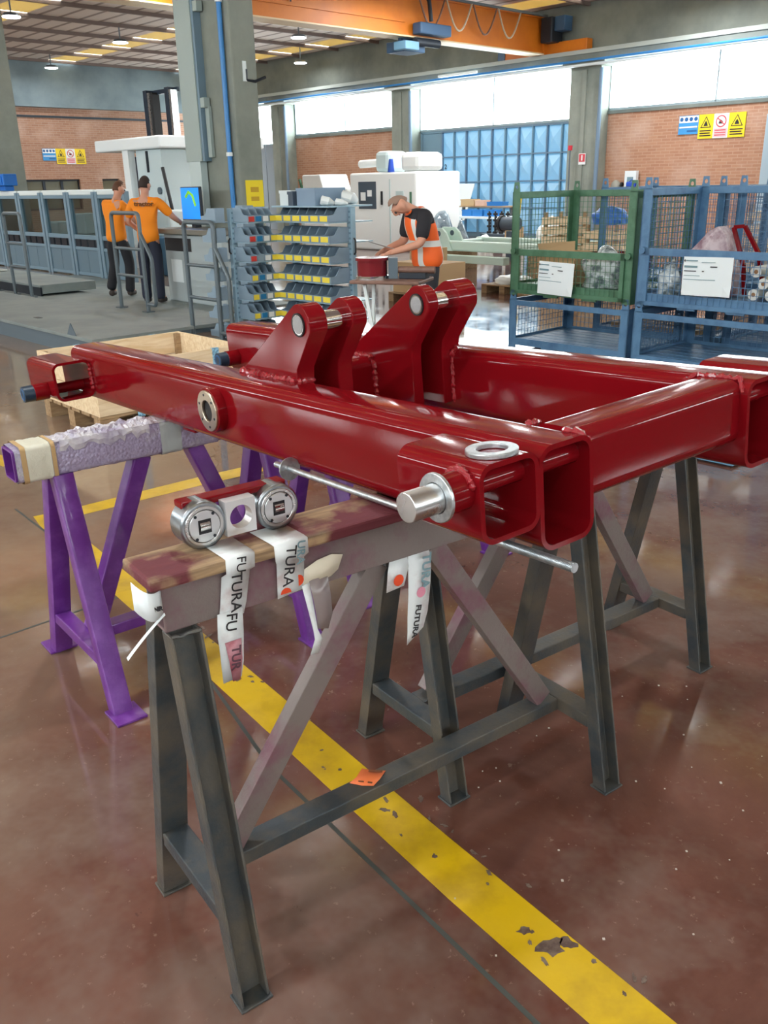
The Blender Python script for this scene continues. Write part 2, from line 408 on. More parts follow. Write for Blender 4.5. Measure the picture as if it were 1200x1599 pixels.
for (s0, s1, z0) in ((33.3, 28.7, 3.05), (27.8, 22.25, 3.3), (21.38, 15.32, 3.12), (14.38, 8.37, 3.3), (7.43, 1.37, 3.3), (0.43, -12, 3.3)):
    wi += 1
    f = MB(); x0, x1 = -s0, -s1
    f.box(x0, x1, 22.0, 22.1, z0, z0 + 0.06); f.box(x0, x1, 22.0, 22.1, 4.46, 4.52)
    nn = max(2, round((x1 - x0) / 2.9))
    for j in range(nn + 1):
        xx = x0 + (x1 - x0) * j / nn; f.box(xx - 0.02, xx + 0.02, 22.0, 22.1, z0, 4.52)
    fo = struct(hallobj(f.build('window_%d' % wi, frame_grey)))
    for j in range(nn):
        a = x0 + (x1 - x0) * j / nn + 0.02; b2 = x0 + (x1 - x0) * (j + 1) / nn - 0.02
        MB().box(a, b2, 22.04, 22.05, z0 + 0.06, 4.46).build('pane', glass, fo)
# back wall with the office window and concrete lintel
wb = MB(); wb.box(-33.7, -33.4, -8, 13.95, 0, 4.4); wb.box(-33.7, -33.4, 16.0, 16.9, 0, 4.4); wb.box(-33.7, -33.4, 17.6, 19.6, 0, 4.4); wb.box(-33.7, -33.4, 19.6, 21.3, 2.95, 4.4); wb.box(-33.7, -33.4, 21.3, 22.3, 0, 4.4)
wb.box(-33.7, -33.4, 13.95, 16.0, 0, 0.9); wb.box(-33.7, -33.4, 13.95, 16.0, 1.97, 4.4); wb.box(-33.7, -33.4, 16.9, 17.6, 1.97, 4.4); wb.box(-33.7, -33.4, 16.9, 17.6, 0, 0.9)
brick2 = brick_material('back_brick', C(178, 136, 112), C(164, 120, 98), C(184, 156, 138), 'Y')
wb = struct(hallobj(wb.build('wall_back', brick2)))
MB().box(-33.75, -33.1, -8, 22.3, 4.38, 6.0).build('ring_beam', pbr('blue_grey_concrete', C(138, 156, 162), 0.8, var=(0.7, C(112, 128, 136), 0.35, 0.7)), wb)
MB().box(-33.4, -33.33, -8, 21.9, 4.05, 4.12).build('cable_tray', darkm, wb)
for j, (d0, d1) in enumerate(((13.95, 14.63), (14.63, 15.31), (15.31, 16.0), (16.9, 17.6))):
    f = MB(); f.box(-33.6, -33.5, d0, d0 + 0.05, 0.9, 1.97); f.box(-33.6, -33.5, d1 - 0.05, d1, 0.9, 1.97); f.box(-33.6, -33.5, d0, d1, 0.9, 0.96); f.box(-33.6, -33.5, d0, d1, 1.91, 1.97)
    wi += 1
    fo = struct(hallobj(f.build('window_%d' % wi, darkm))); MB().box(-33.56, -33.55, d0 + 0.05, d1 - 0.05, 0.96, 1.91).build('pane', pbr('dim_pane', C(120, 118, 100), 0.1), fo)
wi += 1
dw = MB().box(-33.6, -33.5, 19.6, 19.68, 0, 2.95).box(-33.6, -33.5, 21.22, 21.3, 0, 2.95).box(-33.6, -33.5, 19.6, 21.3, 2.88, 2.95)
dw = struct(hallobj(dw.build('window_%d' % wi, frame_grey))); MB().box(-33.56, -33.55, 19.68, 21.22, 0.0, 2.88).build('pane', glass, dw); MB().box(-33.42, -33.34, 19.5, 21.4, 2.95, 3.2).build('header', pbr('strip_red', C(150, 50, 70), 0.5), dw)
# walls behind and to the left of the photographer, with window bands
for nm, (x0, x1, y0, y1) in dict(left=(-36, 12, -7.9, -7.6), rear=(9.6, 9.9, -7.9, 22.3)).items():
    m = MB(); m.box(x0, x1, y0, y1, 0, 3.4); m.box(x0, x1, y0, y1, 4.5, 6.0)
    n = 8
    for j in range(n + 1):
        if nm == 'left':
            a = x0 + (x1 - x0) * j / n; m.box(a - 0.5, a + 0.5, y0, y1, 3.4, 4.5)
        else:
            a = y0 + (y1 - y0) * j / n; m.box(x0, x1, a - 0.5, a + 0.5, 3.4, 4.5)
    struct(hallobj(m.build('wall_' + nm, plaster)))
# roof deck with purlins and translucent strips
def roof_material():
    m = bpy.data.materials.new('roof_deck'); m.use_nodes = True; nt = m.node_tree; N = nt.nodes; L = nt.links
    b = N['Principled BSDF']; b.inputs['Roughness'].default_value = 0.7
    tc = N.new('ShaderNodeTexCoord'); w = N.new('ShaderNodeTexWave'); w.bands_direction = 'Y'; w.inputs['Scale'].default_value = 0.55
    L.new(tc.outputs['Object'], w.inputs['Vector'])
    r = N.new('ShaderNodeValToRGB'); e = r.color_ramp.elements; e[0].position = 0.04; e[1].position = 0.16
    e[0].color = C(140, 124, 116); e[1].color = C(214, 202, 194); L.new(w.outputs['Fac'], r.inputs[0]); L.new(r.outputs[0], b.inputs['Base Color'])
    return m
roofm = roof_material()
STR = [(10.1, 11.1), (15.2, 16.2), (20.3, 21.3), (5.0, 6.0), (-0.1, 0.9), (-5.2, -4.2)]
ys = sorted([v for p in STR for v in p]); edges = [-8] + ys + [22.3]
m = MB()
for i in range(0, len(edges), 2): m.box(-36, 12, edges[i], edges[i + 1], 5.9, 5.95)
ceil = struct(hallobj(m.build('ceiling', roofm)))
pm = pbr('purlin_paint', C(128, 112, 106), 0.7)
for j in range(23):
    s = 35 - 2.0 * j
    MB().box(-s - 0.04, -s + 0.04, -8, 22.3, 5.81, 5.9).build('purlin', pm, ceil)
def translucent():
    m = bpy.data.materials.new('translucent_sheet'); m.use_nodes = True; nt = m.node_tree; N = nt.nodes; L = nt.links
    N.remove(N['Principled BSDF']); t = N.new('ShaderNodeBsdfTranslucent'); t.inputs[0].default_value = C(178, 160, 112)
    d = N.new('ShaderNodeBsdfDiffuse'); d.inputs[0].default_value = C(225, 215, 180); mx = N.new('ShaderNodeMixShader'); mx.inputs[0].default_value = 0.35
    L.new(d.outputs[0], mx.inputs[1]); L.new(t.outputs[0], mx.inputs[2]); L.new(mx.outputs[0], N['Material Output'].inputs[0]); return m
tm = translucent()
for (d0, d1) in STR:
    for j in range(22):
        s = 35 - 2.0 * j
        MB().box(-s + 0.07, -s + 1.93, d0, d1, 5.91, 5.93).build('skylight_sheet', tm, ceil)
# ------------------------------------------------------------------ high-bay lamps, seen and added (their light is part of the lamp)
lampm = pbr('lamp_lens', (1, 1, 1, 1), 0.3, emit=((0.93, 0.98, 1, 1), 9.0))
lamp_body = pbr('lamp_housing', C(120, 130, 140), 0.4, 0.6)
def bay_lamp(s, d, label, k=0.22, first=[None]):
    if first[0] is None:
        t = thing('ceiling_lamp', label, 'ceiling lamp', HALL(s, d, 5.42), WANG, 'high-bay lamps under the roof')
        MB().cyl((0, 0, 0.02), (0, 0, 0.09), 0.22, 20, 0.16).build('housing', lamp_body, t, smooth=True)
        MB().cyl((0, 0, 0.0), (0, 0, 0.02), 0.205, 20).build('lens', lampm, t)
        MB().cyl((0, 0, 0.09), (0, 0, 0.48), 0.02, 8).build('rod', lamp_body, t)
        first[0] = t
    else:
        t = dup(first[0], HALL(s, d, 5.42), WANG, label)
    l = bpy.data.lights.new('lamp_light', 'AREA'); l.shape = 'DISK'; l.size = 0.42; l.energy = LAMP_W * k; l.color = (0.97, 0.985, 1.0)
    o = bpy.data.objects.new('lamp_light', l); COL.objects.link(o); o.parent = t; o.location = (0, 0, -0.02)
    return t
VIS = [(25.0, 13.7, 'round ceiling lamp in the middle of the roof left of the tall column'), (31.3, 14.5, 'smallest ceiling lamp far back at left near the grey lintel'), (22.9, 9.8, 'bright ceiling lamp at the top left corner of the view'),
       (21.4, 17.2, 'ceiling lamp just below the orange crane girder'), (25.6, 20.6, 'ceiling lamp beside the grey ring beam right of the column')]
for v in VIS: bay_lamp(*v)
FILL_LAMPS = [(3.2, 2.6, 0.55, 'above the red frame'), (3.0, -3.2, 1.2, 'left of the red frame'), (-2.5, -3.5, 0.4, 'behind the photographer at left'), (9.0, -4.0, 1.7, 'over the left aisle'), (-1.0, 14.0, 0.5, 'over the right aisle'),
       (14.5, 15.0, 1.0, 'over the workbench bay'), (15.5, 9.2, 0.6, 'over the machine cabin bay'), (20, 3.0, 1.0, 'over the long machine bed'), (13.6, 16.8, 1.2, 'in front of the folding door'), (11.0, 19.9, 1.2, 'in front of the right brick wall'), (19.5, 18.2, 1.0, 'over the machining centre'), (22, 5.5, 0.6, 'over the far guards')]
for s, d, k, nm in FILL_LAMPS: bay_lamp(s, d, 'added fill lamp out of view %s' % nm, k)  # unseen lamps added to brighten each part of the hall
# ------------------------------------------------------------------ grey steel trestles
SAW_A = R_(35.99)
def channel(mb, u0, u1, vt, zt, vb, zb, out, depth=0.042, tf=0.006, tw=0.007):
    """leg of U section, open side facing out (sign), front edges running from (vt,zt) to (vb,zb)"""
    prof = [(u0, depth), (u0, 0), (u1, 0), (u1, depth), (u1 - tf, depth), (u1 - tf, tw), (u0 + tf, tw), (u0 + tf, depth)]
    def fn(a, b, t):
        v = vb + (vt - vb) * t; z = zb + (zt - zb) * t
        return (a, v - out * (depth - b), z)
    return mb.prism(prof, 0, 1, fn)
def steel_trestle(label, loc, top_th, top_mat):
    t = thing('trestle', label, 'trestle', loc, SAW_A, 'grey steel trestles under the red frame')
    L_ = 1.19
    o = [(-0.04, 0.805), (0.04, 0.805), (0.04, 0.905), (-0.04, 0.905)]; i_ = [(-0.033, 0.812), (0.033, 0.812), (0.033, 0.898), (-0.033, 0.898)]
    MB().shell(o, i_, 0.0, L_, lambda a, b, x: (x, a, b)).build('beam', saw_rust, t, bevel=0.003)
    MB().box(-0.028, L_ + 0.02, -0.062, 0.076, 0.905, 0.905 + top_th).build('top_board', top_mat, t, bevel=0.006)
    for u0 in (0.0, L_ - 0.065):
        for sg in (-1, 1):
            m = MB(); channel(m, u0, u0 + 0.065, sg * 0.062, 0.805, sg * 0.222, 0.006, sg)
            leg = m.build('leg', saw_grey, t, bevel=0.0012, segs=1)
            v0, v1 = sorted((sg * 0.228, sg * 0.172))
            MB().box(u0 - 0.004, u0 + 0.069, v0, v1, 0, 0.006).build('foot_plate', saw_grey, leg, bevel=0.001, segs=1)
        uc = u0 + 0.0325
        MB().box(uc - 0.03, uc + 0.03, -0.142, 0.142, 0.175, 0.212).build('cross_bar', saw_grey, t, bevel=0.003)
    MB().box(0.0625, L_ - 0.0625, -0.03, 0.03, 0.174, 0.2115).build('stretcher', saw_grey, t, bevel=0.003)
    for a, b in (((0.52, 0.80), (0.10, 0.22)), ((0.68, 0.80), (1.085, 0.22))):
        MB().bar((a[0], 0, a[1]), (b[0], 0, b[1]), 0.056, 0.036, (0, 1, 0)).build('brace', saw_rust, t, bevel=0.002)
    # weld runs at the joints
    for u0 in (0.0325, L_ - 0.0325):
        for sg in (-1, 1):
            w = MB(); rr = random.Random(int(u0 * 100) + sg)
            w.path([(u0 - 0.03 + 0.06 * i / 8, sg * 0.0615, 0.803 + rr.uniform(-0.002, 0.002)) for i in range(9)], [0.004 + rr.uniform(-0.0012, 0.0015) for i in range(9)], 6)
            w.build('weld', saw_grey, t, smooth=True)
    return t
front_trestle = steel_trestle('grey steel trestle in front, taped and topped with a red-stained plank', (-0.4438, 1.5130, 0), 0.026, plank_wood)
rear_trestle = steel_trestle('grey steel trestle behind, carrying the right end of the red frame', (0.0349, 2.1387, 0), 0.0445, old_wood)

# ------------------------------------------------------------------ purple tube trestles
def purple_trestle(label, loc, top):
    t = thing('trestle', label, 'trestle', loc, R_(38.5), 'purple trestles under the far end of the frame')
    zt = top; zb = top - 0.1
    ro = rrect(-0.05, 0.05, zb, zt, 0.012, 3); ri = rrect(-0.044, 0.044, zb + 0.006, zt - 0.006, 0.008, 3)
    MB().shell(ro, ri, -0.095, 0.94, lambda a, b, x: (x, a, b)).build('beam', purple, t, smooth=True)
    for u0 in (0.015, 0.77):
        for sg in (-1, 1):
            m = MB(); pr = rrect(0.0, 0.065, 0.0, 0.06, 0.008, 2)
            m.prism(pr, 0, 1, lambda a, b, q, u0=u0, sg=sg: (u0 + a, sg * (0.30 - 0.06 + b - 0.0) + (sg * (0.062 - 0.30) * q), 0.008 + (zb - 0.008) * q))
            leg = m.build('leg', purple, t, smooth=True)
            v0, v1 = sorted((sg * 0.36, sg * 0.25))
            MB().box(u0 - 0.015, u0 + 0.085, v0, v1, 0, 0.008).build('base_plate', purple, leg, bevel=0.001, segs=1)
        MB().box(u0 + 0.005, u0 + 0.06, -0.235, 0.235, 0.145, 0.185).build('cross_bar', purple, t, bevel=0.004)
    MB().box(0.075, 0.775, -0.03, 0.03, 0.145, 0.186).build('stretcher', purple, t, bevel=0.004)
    for a, b in (((0.33, zb), (0.09, 0.18)), ((0.52, zb), (0.76, 0.18))):
        MB().bar((a[0], 0, a[1] + 0.0), (b[0], 0, b[1]), 0.06, 0.06, (0, 1, 0)).build('brace', purple, t, bevel=0.006)
    return t
P1 = Vector((-1.0797, 2.6420, 0))
purple1 = purple_trestle('purple tube trestle at left with its beam wrapped in bubble film', P1, 0.862)
purple2 = purple_trestle('purple tube trestle half hidden behind the front plank, under the far beam', (-0.308, 3.431, 0), 0.878)
# bubble film sleeve, tape bands on the wrapped trestle
def film_material():
    m = pbr('bubble_film', C(168, 160, 190), 0.3, coat=0.3, var=(10, C(196, 198, 200), 0.5, 0.72)); nt = m.node_tree; N = nt.nodes; L = nt.links
    tc = N.new('ShaderNodeTexCoord'); v = N.new('ShaderNodeTexVoronoi'); v.inputs['Scale'].default_value = 95; L.new(tc.outputs['Object'], v.inputs['Vector'])
    b = N.new('ShaderNodeBump'); b.inputs['Strength'].default_value = 0.6; b.inputs['Distance'].default_value = 0.006; b.invert = True
    L.new(v.outputs['Distance'], b.inputs['Height']); L.new(b.outputs[0], N['Principled BSDF'].inputs['Normal']); return m
film = film_material()
rn = random.Random(8)
def sleeve(x0, x1, g, mat, name, n=40, rough=0.002, closed=True, label=None):
    pr = rrect(-0.05 - g, 0.05 + g, 0.762 - g, 0.862 + g, 0.014, 3); rows = []
    for i in range(n + 1):
        x = x0 + (x1 - x0) * i / n
        rows.append([(x + rn.uniform(-.2, .2) * rough, a + rn.uniform(-1, 1) * rough, b + rn.uniform(-1, 1) * rough * (1.6 if b > 0.84 else 0.6)) for a, b in pr])
        rows[-1].append(rows[-1][0])
    o = MB().sheet(rows).build(name, mat, purple1, smooth=True)
    return o
sleeve(-0.088, 0.60, 0.004, film, 'bubble_wrap')
sleeve(-0.055, 0.02, 0.008, pbr('cream_tape', C(214, 214, 196), 0.45, bump=(40, 0.3)), 'tape_band', 8, 0.0012)
sleeve(0.385, 0.46, 0.0075, pbr('clear_tape', C(176, 184, 184), 0.25, coat=0.4), 'tape_band', 8, 0.0012)
sleeve(-0.072, -0.056, 0.0095, pbr('card_edge', C(190, 160, 112), 0.7), 'card_strip', 3, 0.0006)
sleeve(0.021, 0.034, 0.0095, MATS['card_edge'], 'card_strip', 3, 0.0006)
# torn fluffy film lying on the top face
fl = MB(); rows = []
for i in range(46):
    x = 0.035 + 0.375 * i / 45; y0 = -0.056 + rn.uniform(-0.004, 0.012); y1 = 0.046 + rn.uniform(-0.014, 0.008); row = []
    for j in range(13):
        t = j / 12; edge = min(1, 4 * t, 4 * (1 - t)) * min(1, 6 * i / 45, 6 * (1 - i / 45))
        row.append((x + rn.uniform(-.003, .003), y0 + (y1 - y0) * t + rn.uniform(-.003, .003), 0.8685 + edge * (0.004 + rn.uniform(0, 0.011) + 0.006 * math.sin(i * 0.7) * math.sin(j * 0.9))))
    rows.append(row)
# a flap of the film hangs over the front edge
fl.sheet(rows); fp = []
for i in range(20):
    x = 0.05 + 0.30 * i / 19; d = 0.012 + rn.uniform(0, 0.03); fp.append([(x, -0.054, 0.871), (x + rn.uniform(-.004, .004), -0.0585 - rn.uniform(0, .002), 0.868 - d * 0.5), (x + rn.uniform(-.006, .006), -0.0575 - rn.uniform(0, .003), 0.868 - d)])
fl.sheet(fp)
o = fl.build('torn_film', pbr('torn_film', C(204, 204, 208), 0.3, coat=0.3, var=(16, C(160, 154, 176), 0.4, 0.65)), purple1, fix=False, solid=0.0006)

# ------------------------------------------------------------------ the red welded frame
FM = Matrix(((0.803843, -0.591011, -0.067398, 0.000708), (0.593448, 0.804547, 0.022887, 1.845073), (0.040698, -0.058395, 0.997464, 0.945), (0, 0, 0, 1)))
fr = thing('welded_frame', 'glossy red welded steel frame lying across the trestles', 'steel frame')
fr.matrix_world = FM
def fpart(mb, name, mat=red, smooth=True, bevel=0, parent=None):
    return mb.build(name, mat, parent or fr, smooth=smooth, bevel=bevel)
ALONG = lambda a, b, y: (a, y, b)      # profile (x,z) along the long axis
ACROSS = lambda a, b, x: (x, a, b)     # profile (y,z) along the cross axis
def htube(x0, x1, z0, z1, r, t, y0, y1, fn, name, parent=None):
    return fpart(MB().shell(rrect(x0, x1, z0, z1, r, 7), rrect(x0 + t, x1 - t, z0 + t, z1 - t, max(r - t, 0.004), 7), y0, y1, fn), name, parent=parent)
near_beam = htube(0, 0.142, -0.010, 0.19, 0.034, 0.010, -0.48, 2.10, ALONG, 'long_beam')
far_beam = htube(0.638, 0.78, -0.010, 0.19, 0.034, 0.010, -0.48, 1.98, ALONG, 'long_beam')
htube(-0.462, -0.335, 0.048, 0.19, 0.03, 0.010, 0.139, 0.641, ACROSS, 'cross_beam')
htube(0.684, 0.83, 0.02, 0.178, 0.03, 0.010, 0.139, 0.641, ACROSS, 'cross_beam')
blocks = []
for (x0, x1, y0, y1, z0, z1) in ((-0.142, 0.0, -0.48, -0.255, 0.045, 0.19), (0.78, 0.922, -0.48, -0.255, 0.045, 0.19), (-0.148, 0.0, 1.88, 2.22, 0.012, 0.158), (0.78, 0.926, 1.80, 2.12, 0.012, 0.158)):
    blocks.append(htube(x0, x1, z0, z1, 0.03, 0.010, y0, y1, ALONG, 'end_block'))
# lifting lugs: profile in (y, z)
def lug_profile(zb):
    pts = [(0.80, 0.195), (0.795, 0.20)]
    cy, cz, r = 0.452, 0.342, 0.052
    for i in range(13):
        a = R_(62 + i * 140 / 12); pts.append((cy + r * math.cos(a) * 1.0, cz + r * math.sin(a)))
    # going round the top towards the front side
    pts += [(0.489, 0.222), (0.495, 0.19), (0.495, zb), (0.80, zb)]
    return pts
def lug(x0, x1, zb):
    m = MB(); pr = lug_profile(zb); return fpart(m.prism(pr, x0, x1, ACROSS), 'lug', bevel=0.003)
for x0, x1, zb in ((0.10, 0.155, 0.188), (0.232, 0.28, 0.03), (0.490, 0.527, 0.03), (0.604, 0.672, 0.189)):
    lug(x0, x1, zb)
fpart(MB().box(0.604, 0.6385, 0.495, 0.80, 0.03, 0.192), 'lug_leg', red, False, 0.003)
for x0, x1 in ((0.096, 0.282), (0.486, 0.674)):
    p = fpart(MB().cyl((x0, 0.452, 0.342), (x1, 0.452, 0.342), 0.026, 28), 'hinge_pin', chrome)
    p2 = MB().cyl((x0 - 0.001, 0.452, 0.342), (x0 + 0.002, 0.452, 0.342), 0.0225, 24).build('pin_face', pbr('dull_pin_face', (0.42, 0.43, 0.44, 1), 0.5, 0.8, bump=(80, 0.2)) if x0 < 0.2 else MATS['dull_pin_face'], p)
    MB().ring((x0 - 0.0005, 0.452, 0.342), (x0 + 0.004, 0.452, 0.342), 0.0305, 0.0262, 28).build('pin_seat', black, p, smooth=True)
# weld beads
def bead(pts, r, seed=1, n=None, name='weld_bead', parent=None):
    rr = random.Random(seed); out = []; rad = []
    for a, b in zip(pts[:-1], pts[1:]):
        a = Vector(a); b = Vector(b); k = max(2, int((b - a).length / 0.006))
        for i in range(k):
            out.append(a.lerp(b, i / k) + Vector((rr.uniform(-1, 1), rr.uniform(-1, 1), rr.uniform(-1, 1))) * r * 0.22); rad.append(r * (1 + 0.32 * math.sin(i * 2.1) + rr.uniform(-.18, .18)))
    out.append(Vector(pts[-1])); rad.append(r * 0.7)
    return fpart(MB().path(out, rad, 7), name, redweld)
bead([(0.097, 0.80, 0.191), (0.097, 0.50, 0.191)], 0.010, 1); bead([(0.10, 0.493, 0.19), (0.152, 0.492, 0.186)], 0.008, 2)
bead([(0.488, 0.79, 0.178), (0.488, 0.70, 0.178), (0.488, 0.682, 0.15), (0.488, 0.682, 0.05)], 0.008, 3)
bead([(0.665, 0.492, 0.193), (0.642, 0.492, 0.18), (0.640, 0.490, 0.14), (0.640, 0.490, 0.03)], 0.008, 4)
bead([(0.143, -0.468, 0.14), (0.143, -0.466, 0.168), (0.125, -0.462, 0.188), (0.118, -0.43, 0.191)], 0.008, 5)
bead([(0.12, -0.335, 0.188), (0.16, -0.328, 0.183)], 0.007, 6); bead([(0.62, -0.33, 0.182), (0.65, -0.345, 0.191), (0.655, -0.45, 0.191), (0.637, -0.468, 0.165)], 0.006, 7)
bead([(-0.003, -0.475, 0.172), (-0.003, -0.26, 0.172)], 0.005, 8); bead([(-0.004, 1.885, 0.14), (-0.004, 1.885, 0.03)], 0.007, 9)
bead([(0.145, -0.463, 0.06), (0.144, -0.463, 0.15)], 0.004, 10)
# pin bosses, pins, washers at the near hook block
def disc_x(x0, x1, y, z, r, name, mat, parent=None, ri=None, n=32):
    m = MB(); (m.ring((x0, y, z), (x1, y, z), r, ri, n) if ri else m.cyl((x0, y, z), (x1, y, z), r, n))
    return fpart(m, name, mat, True, 0.0015, parent)
PY, PZ = -0.432, 0.142
disc_x(-0.192, -0.138, PY, PZ, 0.036, 'pin_boss', red); bead([(-0.144, PY - 0.036 * math.cos(a), PZ + 0.038 * math.sin(a)) for a in [0.2 + 0.26 * i for i in range(11)]], 0.006, 12)
pin = disc_x(-0.262, -0.15, PY, PZ, 0.0265, 'hook_pin', steel); disc_x(-0.199, -0.192, PY, PZ, 0.044, 'washer', galv, pin, 0.027)
disc_x(-0.1415, 0.135, PY, PZ + 0.004, 0.022, 'pin_sleeve', red)
disc_x(0.64, 0.92, PY, PZ + 0.004, 0.022, 'pin_sleeve', red)
# closing plugs on the bosses at the far end
for bx, by, bz, sg in ((-0.148, 1.99, 0.05, -1), (0.639, 1.905, 0.055, -1)):
    b = disc_x(bx + sg * 0.055, bx, by, bz, 0.033, 'plug_boss', red); disc_x(bx + sg * 0.095, bx + sg * 0.052, by, bz, 0.031, 'plug', pbr('blue_black_plug', C(30, 52, 70), 0.4), b)
    disc_x(bx + sg * 0.097, bx + sg * 0.094, by, bz, 0.024, 'plug_ring', plastic_blue, b, 0.017)
disc_x(-0.147, -0.0, 1.99, 0.05, 0.02, 'pin_sleeve', red)
# flanged bush through the near beam
bush = disc_x(-0.028, 0.002, 0.80, 0.098, 0.066, 'bush', red, None, 0.034, 36)
disc_x(-0.034, -0.026, 0.80, 0.098, 0.060, 'bush_flange', brass, bush, 0.031, 36)
disc_x(-0.0255, -0.020, 0.80, 0.098, 0.0325, 'bush_bore', black, bush)
for q in range(6):
    a = q * math.pi / 3 + 0.4; disc_x(-0.0352, -0.0335, 0.80 + 0.047 * math.cos(a), 0.098 + 0.047 * math.sin(a), 0.0042, 'bolt', darkm, bush, None, 8)
fpart(MB().box(0.03, 0.11, 1.06, 1.15, -0.022, -0.010), 'pad', red, False, 0.002)
# loose washer lying on the block, galvanised plug on the beam
def frame_loc(x, y, z): return FM @ Vector((x, y, z))
FROT = FM.to_euler()
ws = MB().ring((0, 0, 0), (0, 0, 0.009), 0.047, 0.028, 36).build('washer', galv, None, smooth=True, bevel=0.0015)
place(ws, frame_loc(-0.066, -0.432, 0.1902), rot=FROT); tag(ws, 'large galvanised flat washer lying on the red hook block', 'washer')
# threaded rod resting on the plank in front of the beam
rod = thing('threaded_rod', 'long zinc threaded rod lying along the foot of the red beam', 'threaded rod', frame_loc(-0.024, -0.06, 0.001), rot=FROT)
MB().cyl((0, -0.52, 0), (0, 0.50, 0), 0.0082, 14).build('shaft', galv, rod, smooth=True)
th = MB()
for i in range(70): th.ring((0, -0.52 + i * 0.0024, 0), (0, -0.5188 + i * 0.0024, 0), 0.0092, 0.0078, 14)
th.build('thread', galv, rod, smooth=True)
MB().ring((0, 0.43, 0), (0, 0.434, 0), 0.030, 0.0085, 28).build('washer', galv, rod, smooth=True)
MB().cyl((0, 0.434, 0), (0, 0.448, 0), 0.014, 6).build('nut', galv, rod)

# ------------------------------------------------------------------ roller unit, tapes and papers on the front trestle
G0 = Vector((-0.4438, 1.5130, 0)); GR = SAW_A
GM = Matrix.Translation(G0) @ Matrix.Rotation(GR, 4, 'Z')
def on_saw(u, v, z): return GM @ Vector((u, v, z))
ZP = 0.931
ru = thing('roller_unit', 'pair of combined rollers with a bored white block on a red bar', 'roller unit', on_saw(0, 0, ZP), GR)
def cyl_v(v0, v1, u, z, r, name, mat, parent, ri=None, n=36, bevel=0.0012):
    m = MB(); (m.ring((u, v0, z), (u, v1, z), r, ri, n) if ri else m.cyl((u, v0, z), (u, v1, z), r, n))
    return m.build(name, mat, parent, smooth=True, bevel=bevel)
ringm = pbr('ground_steel', (0.36, 0.40, 0.43, 1), 0.3, 1.0, bump=(150, 0.03)); facem = pbr('roller_face', (0.70, 0.73, 0.75, 1), 0.3, 0.85); gapm = pbr('roller_gap', C(28, 30, 34), 0.5)
for uc in (0.122, 0.288):
    R0 = 0.049
    rl = cyl_v(0.012, 0.066, uc, R0, R0, 'roller', ringm, ru, bevel=0.004)
    cyl_v(0.0095, 0.0125, uc, R0, 0.041, 'seal_ring', steel, rl, 0.034); cyl_v(0.0108, 0.0125, uc, R0, 0.0345, 'seal_gap', gapm, rl)
    cyl_v(0.0085, 0.0118, uc, R0, 0.033, 'inner_face', facem, rl)
    MB().box(uc - 0.0135, uc + 0.0135, 0.0078, 0.0095, R0 - 0.0145, R0 + 0.0145).build('roller_slot', gapm, rl)
    MB().cyl((uc - 0.0105, 0.0165, R0), (uc + 0.0105, 0.0165, R0), 0.0125, 20).build('axial_roller', chrome, rl, smooth=True)
    for a in (45, 135, 225, 315):
        cyl_v(0.0072, 0.009, uc + 0.0265 * math.cos(R_(a)), R0 + 0.033 * math.sin(R_(a)), 0.0032, 'screw', darkm, rl, None, 10, 0)
bm_ = MB(); sq = [(-0.033, -0.036), (0.033, -0.036), (0.033, 0.036), (-0.033, 0.036)]
nn = 32; ho = [(0.0245 * math.cos(2 * math.pi * i / nn), 0.0245 * math.sin(2 * math.pi * i / nn)) for i in range(nn)]
so = []
for x, y in ho:
    s = max(abs(x) / 0.033, abs(y) / 0.036); so.append((x / s, y / s))
# make sure the corners of the block are square
for cx_, cy_ in sq:
    j = min(range(nn), key=lambda i: (so[i][0] - cx_) ** 2 + (so[i][1] - cy_) ** 2); so[j] = (cx_, cy_)
bm_.shell(so, ho, 0.006, 0.034, lambda a, b, v: (0.200 + a, v, 0.052 + b)).build('bored_block', pbr('white_machined', (0.80, 0.82, 0.83, 1), 0.32, 0.6), ru)
cyl_v(0.046, 0.051, 0.200, 0.052, 0.0243, 'bore_back', purple, ru) if False else None
MB().box(0.088, 0.322, 0.034, 0.07, 0.082, 0.097).build('bar', red, ru, bevel=0.003)
MB().box(0.10, 0.15, 0.066, 0.078, 0.02, 0.085).build('bar_web', red, ru, bevel=0.003); MB().box(0.26, 0.31, 0.066, 0.078, 0.02, 0.085).build('bar_web', red, ru, bevel=0.003)

def tape(name, label, rows, mat, group='printed tape strips on the front trestle', parent=None, th=0.0006):
    """rows of (u, v, z) points, local to the front trestle"""
    o = MB().sheet(rows).build(name, mat, parent, fix=False, solid=th, smooth=True)
    if parent is None:
        place(o, G0, GR); tag(o, label, 'tape', group)
    return o
def letters(o, s, u, z, v, size, ang, mat=ink, bold=0.002, sx=1.0):
    # text running downwards on the face of the strip
    m = Matrix.Translation((u, v, z)) @ Matrix.Rotation(R_(90), 4, 'X') @ Matrix.Rotation(R_(ang), 4, 'Z')
    return text('lettering', s, size, mat, o, m, bold, 0.0003, 'CENTER', sx)
FV = -0.0415
A = [[(0.122, 0.03, 0.9335), (0.188, 0.03, 0.9335)], [(0.124, -0.05, 0.9335), (0.188, -0.05, 0.9335)], [(0.125, -0.064, 0.932), (0.188, -0.064, 0.932)], [(0.124, -0.0645, 0.903), (0.186, -0.0645, 0.903)], [(0.122, FV - 0.004, 0.89), (0.184, FV - 0.004, 0.89)], [(0.114, FV - 0.002, 0.824), (0.172, FV - 0.002, 0.824)], [(0.108, FV - 0.004, 0.80), (0.163, FV - 0.004, 0.80)]]
ta = tape('tape_strip', 'long white printed tape strip nearest the bare trestle end', A, white_tape)
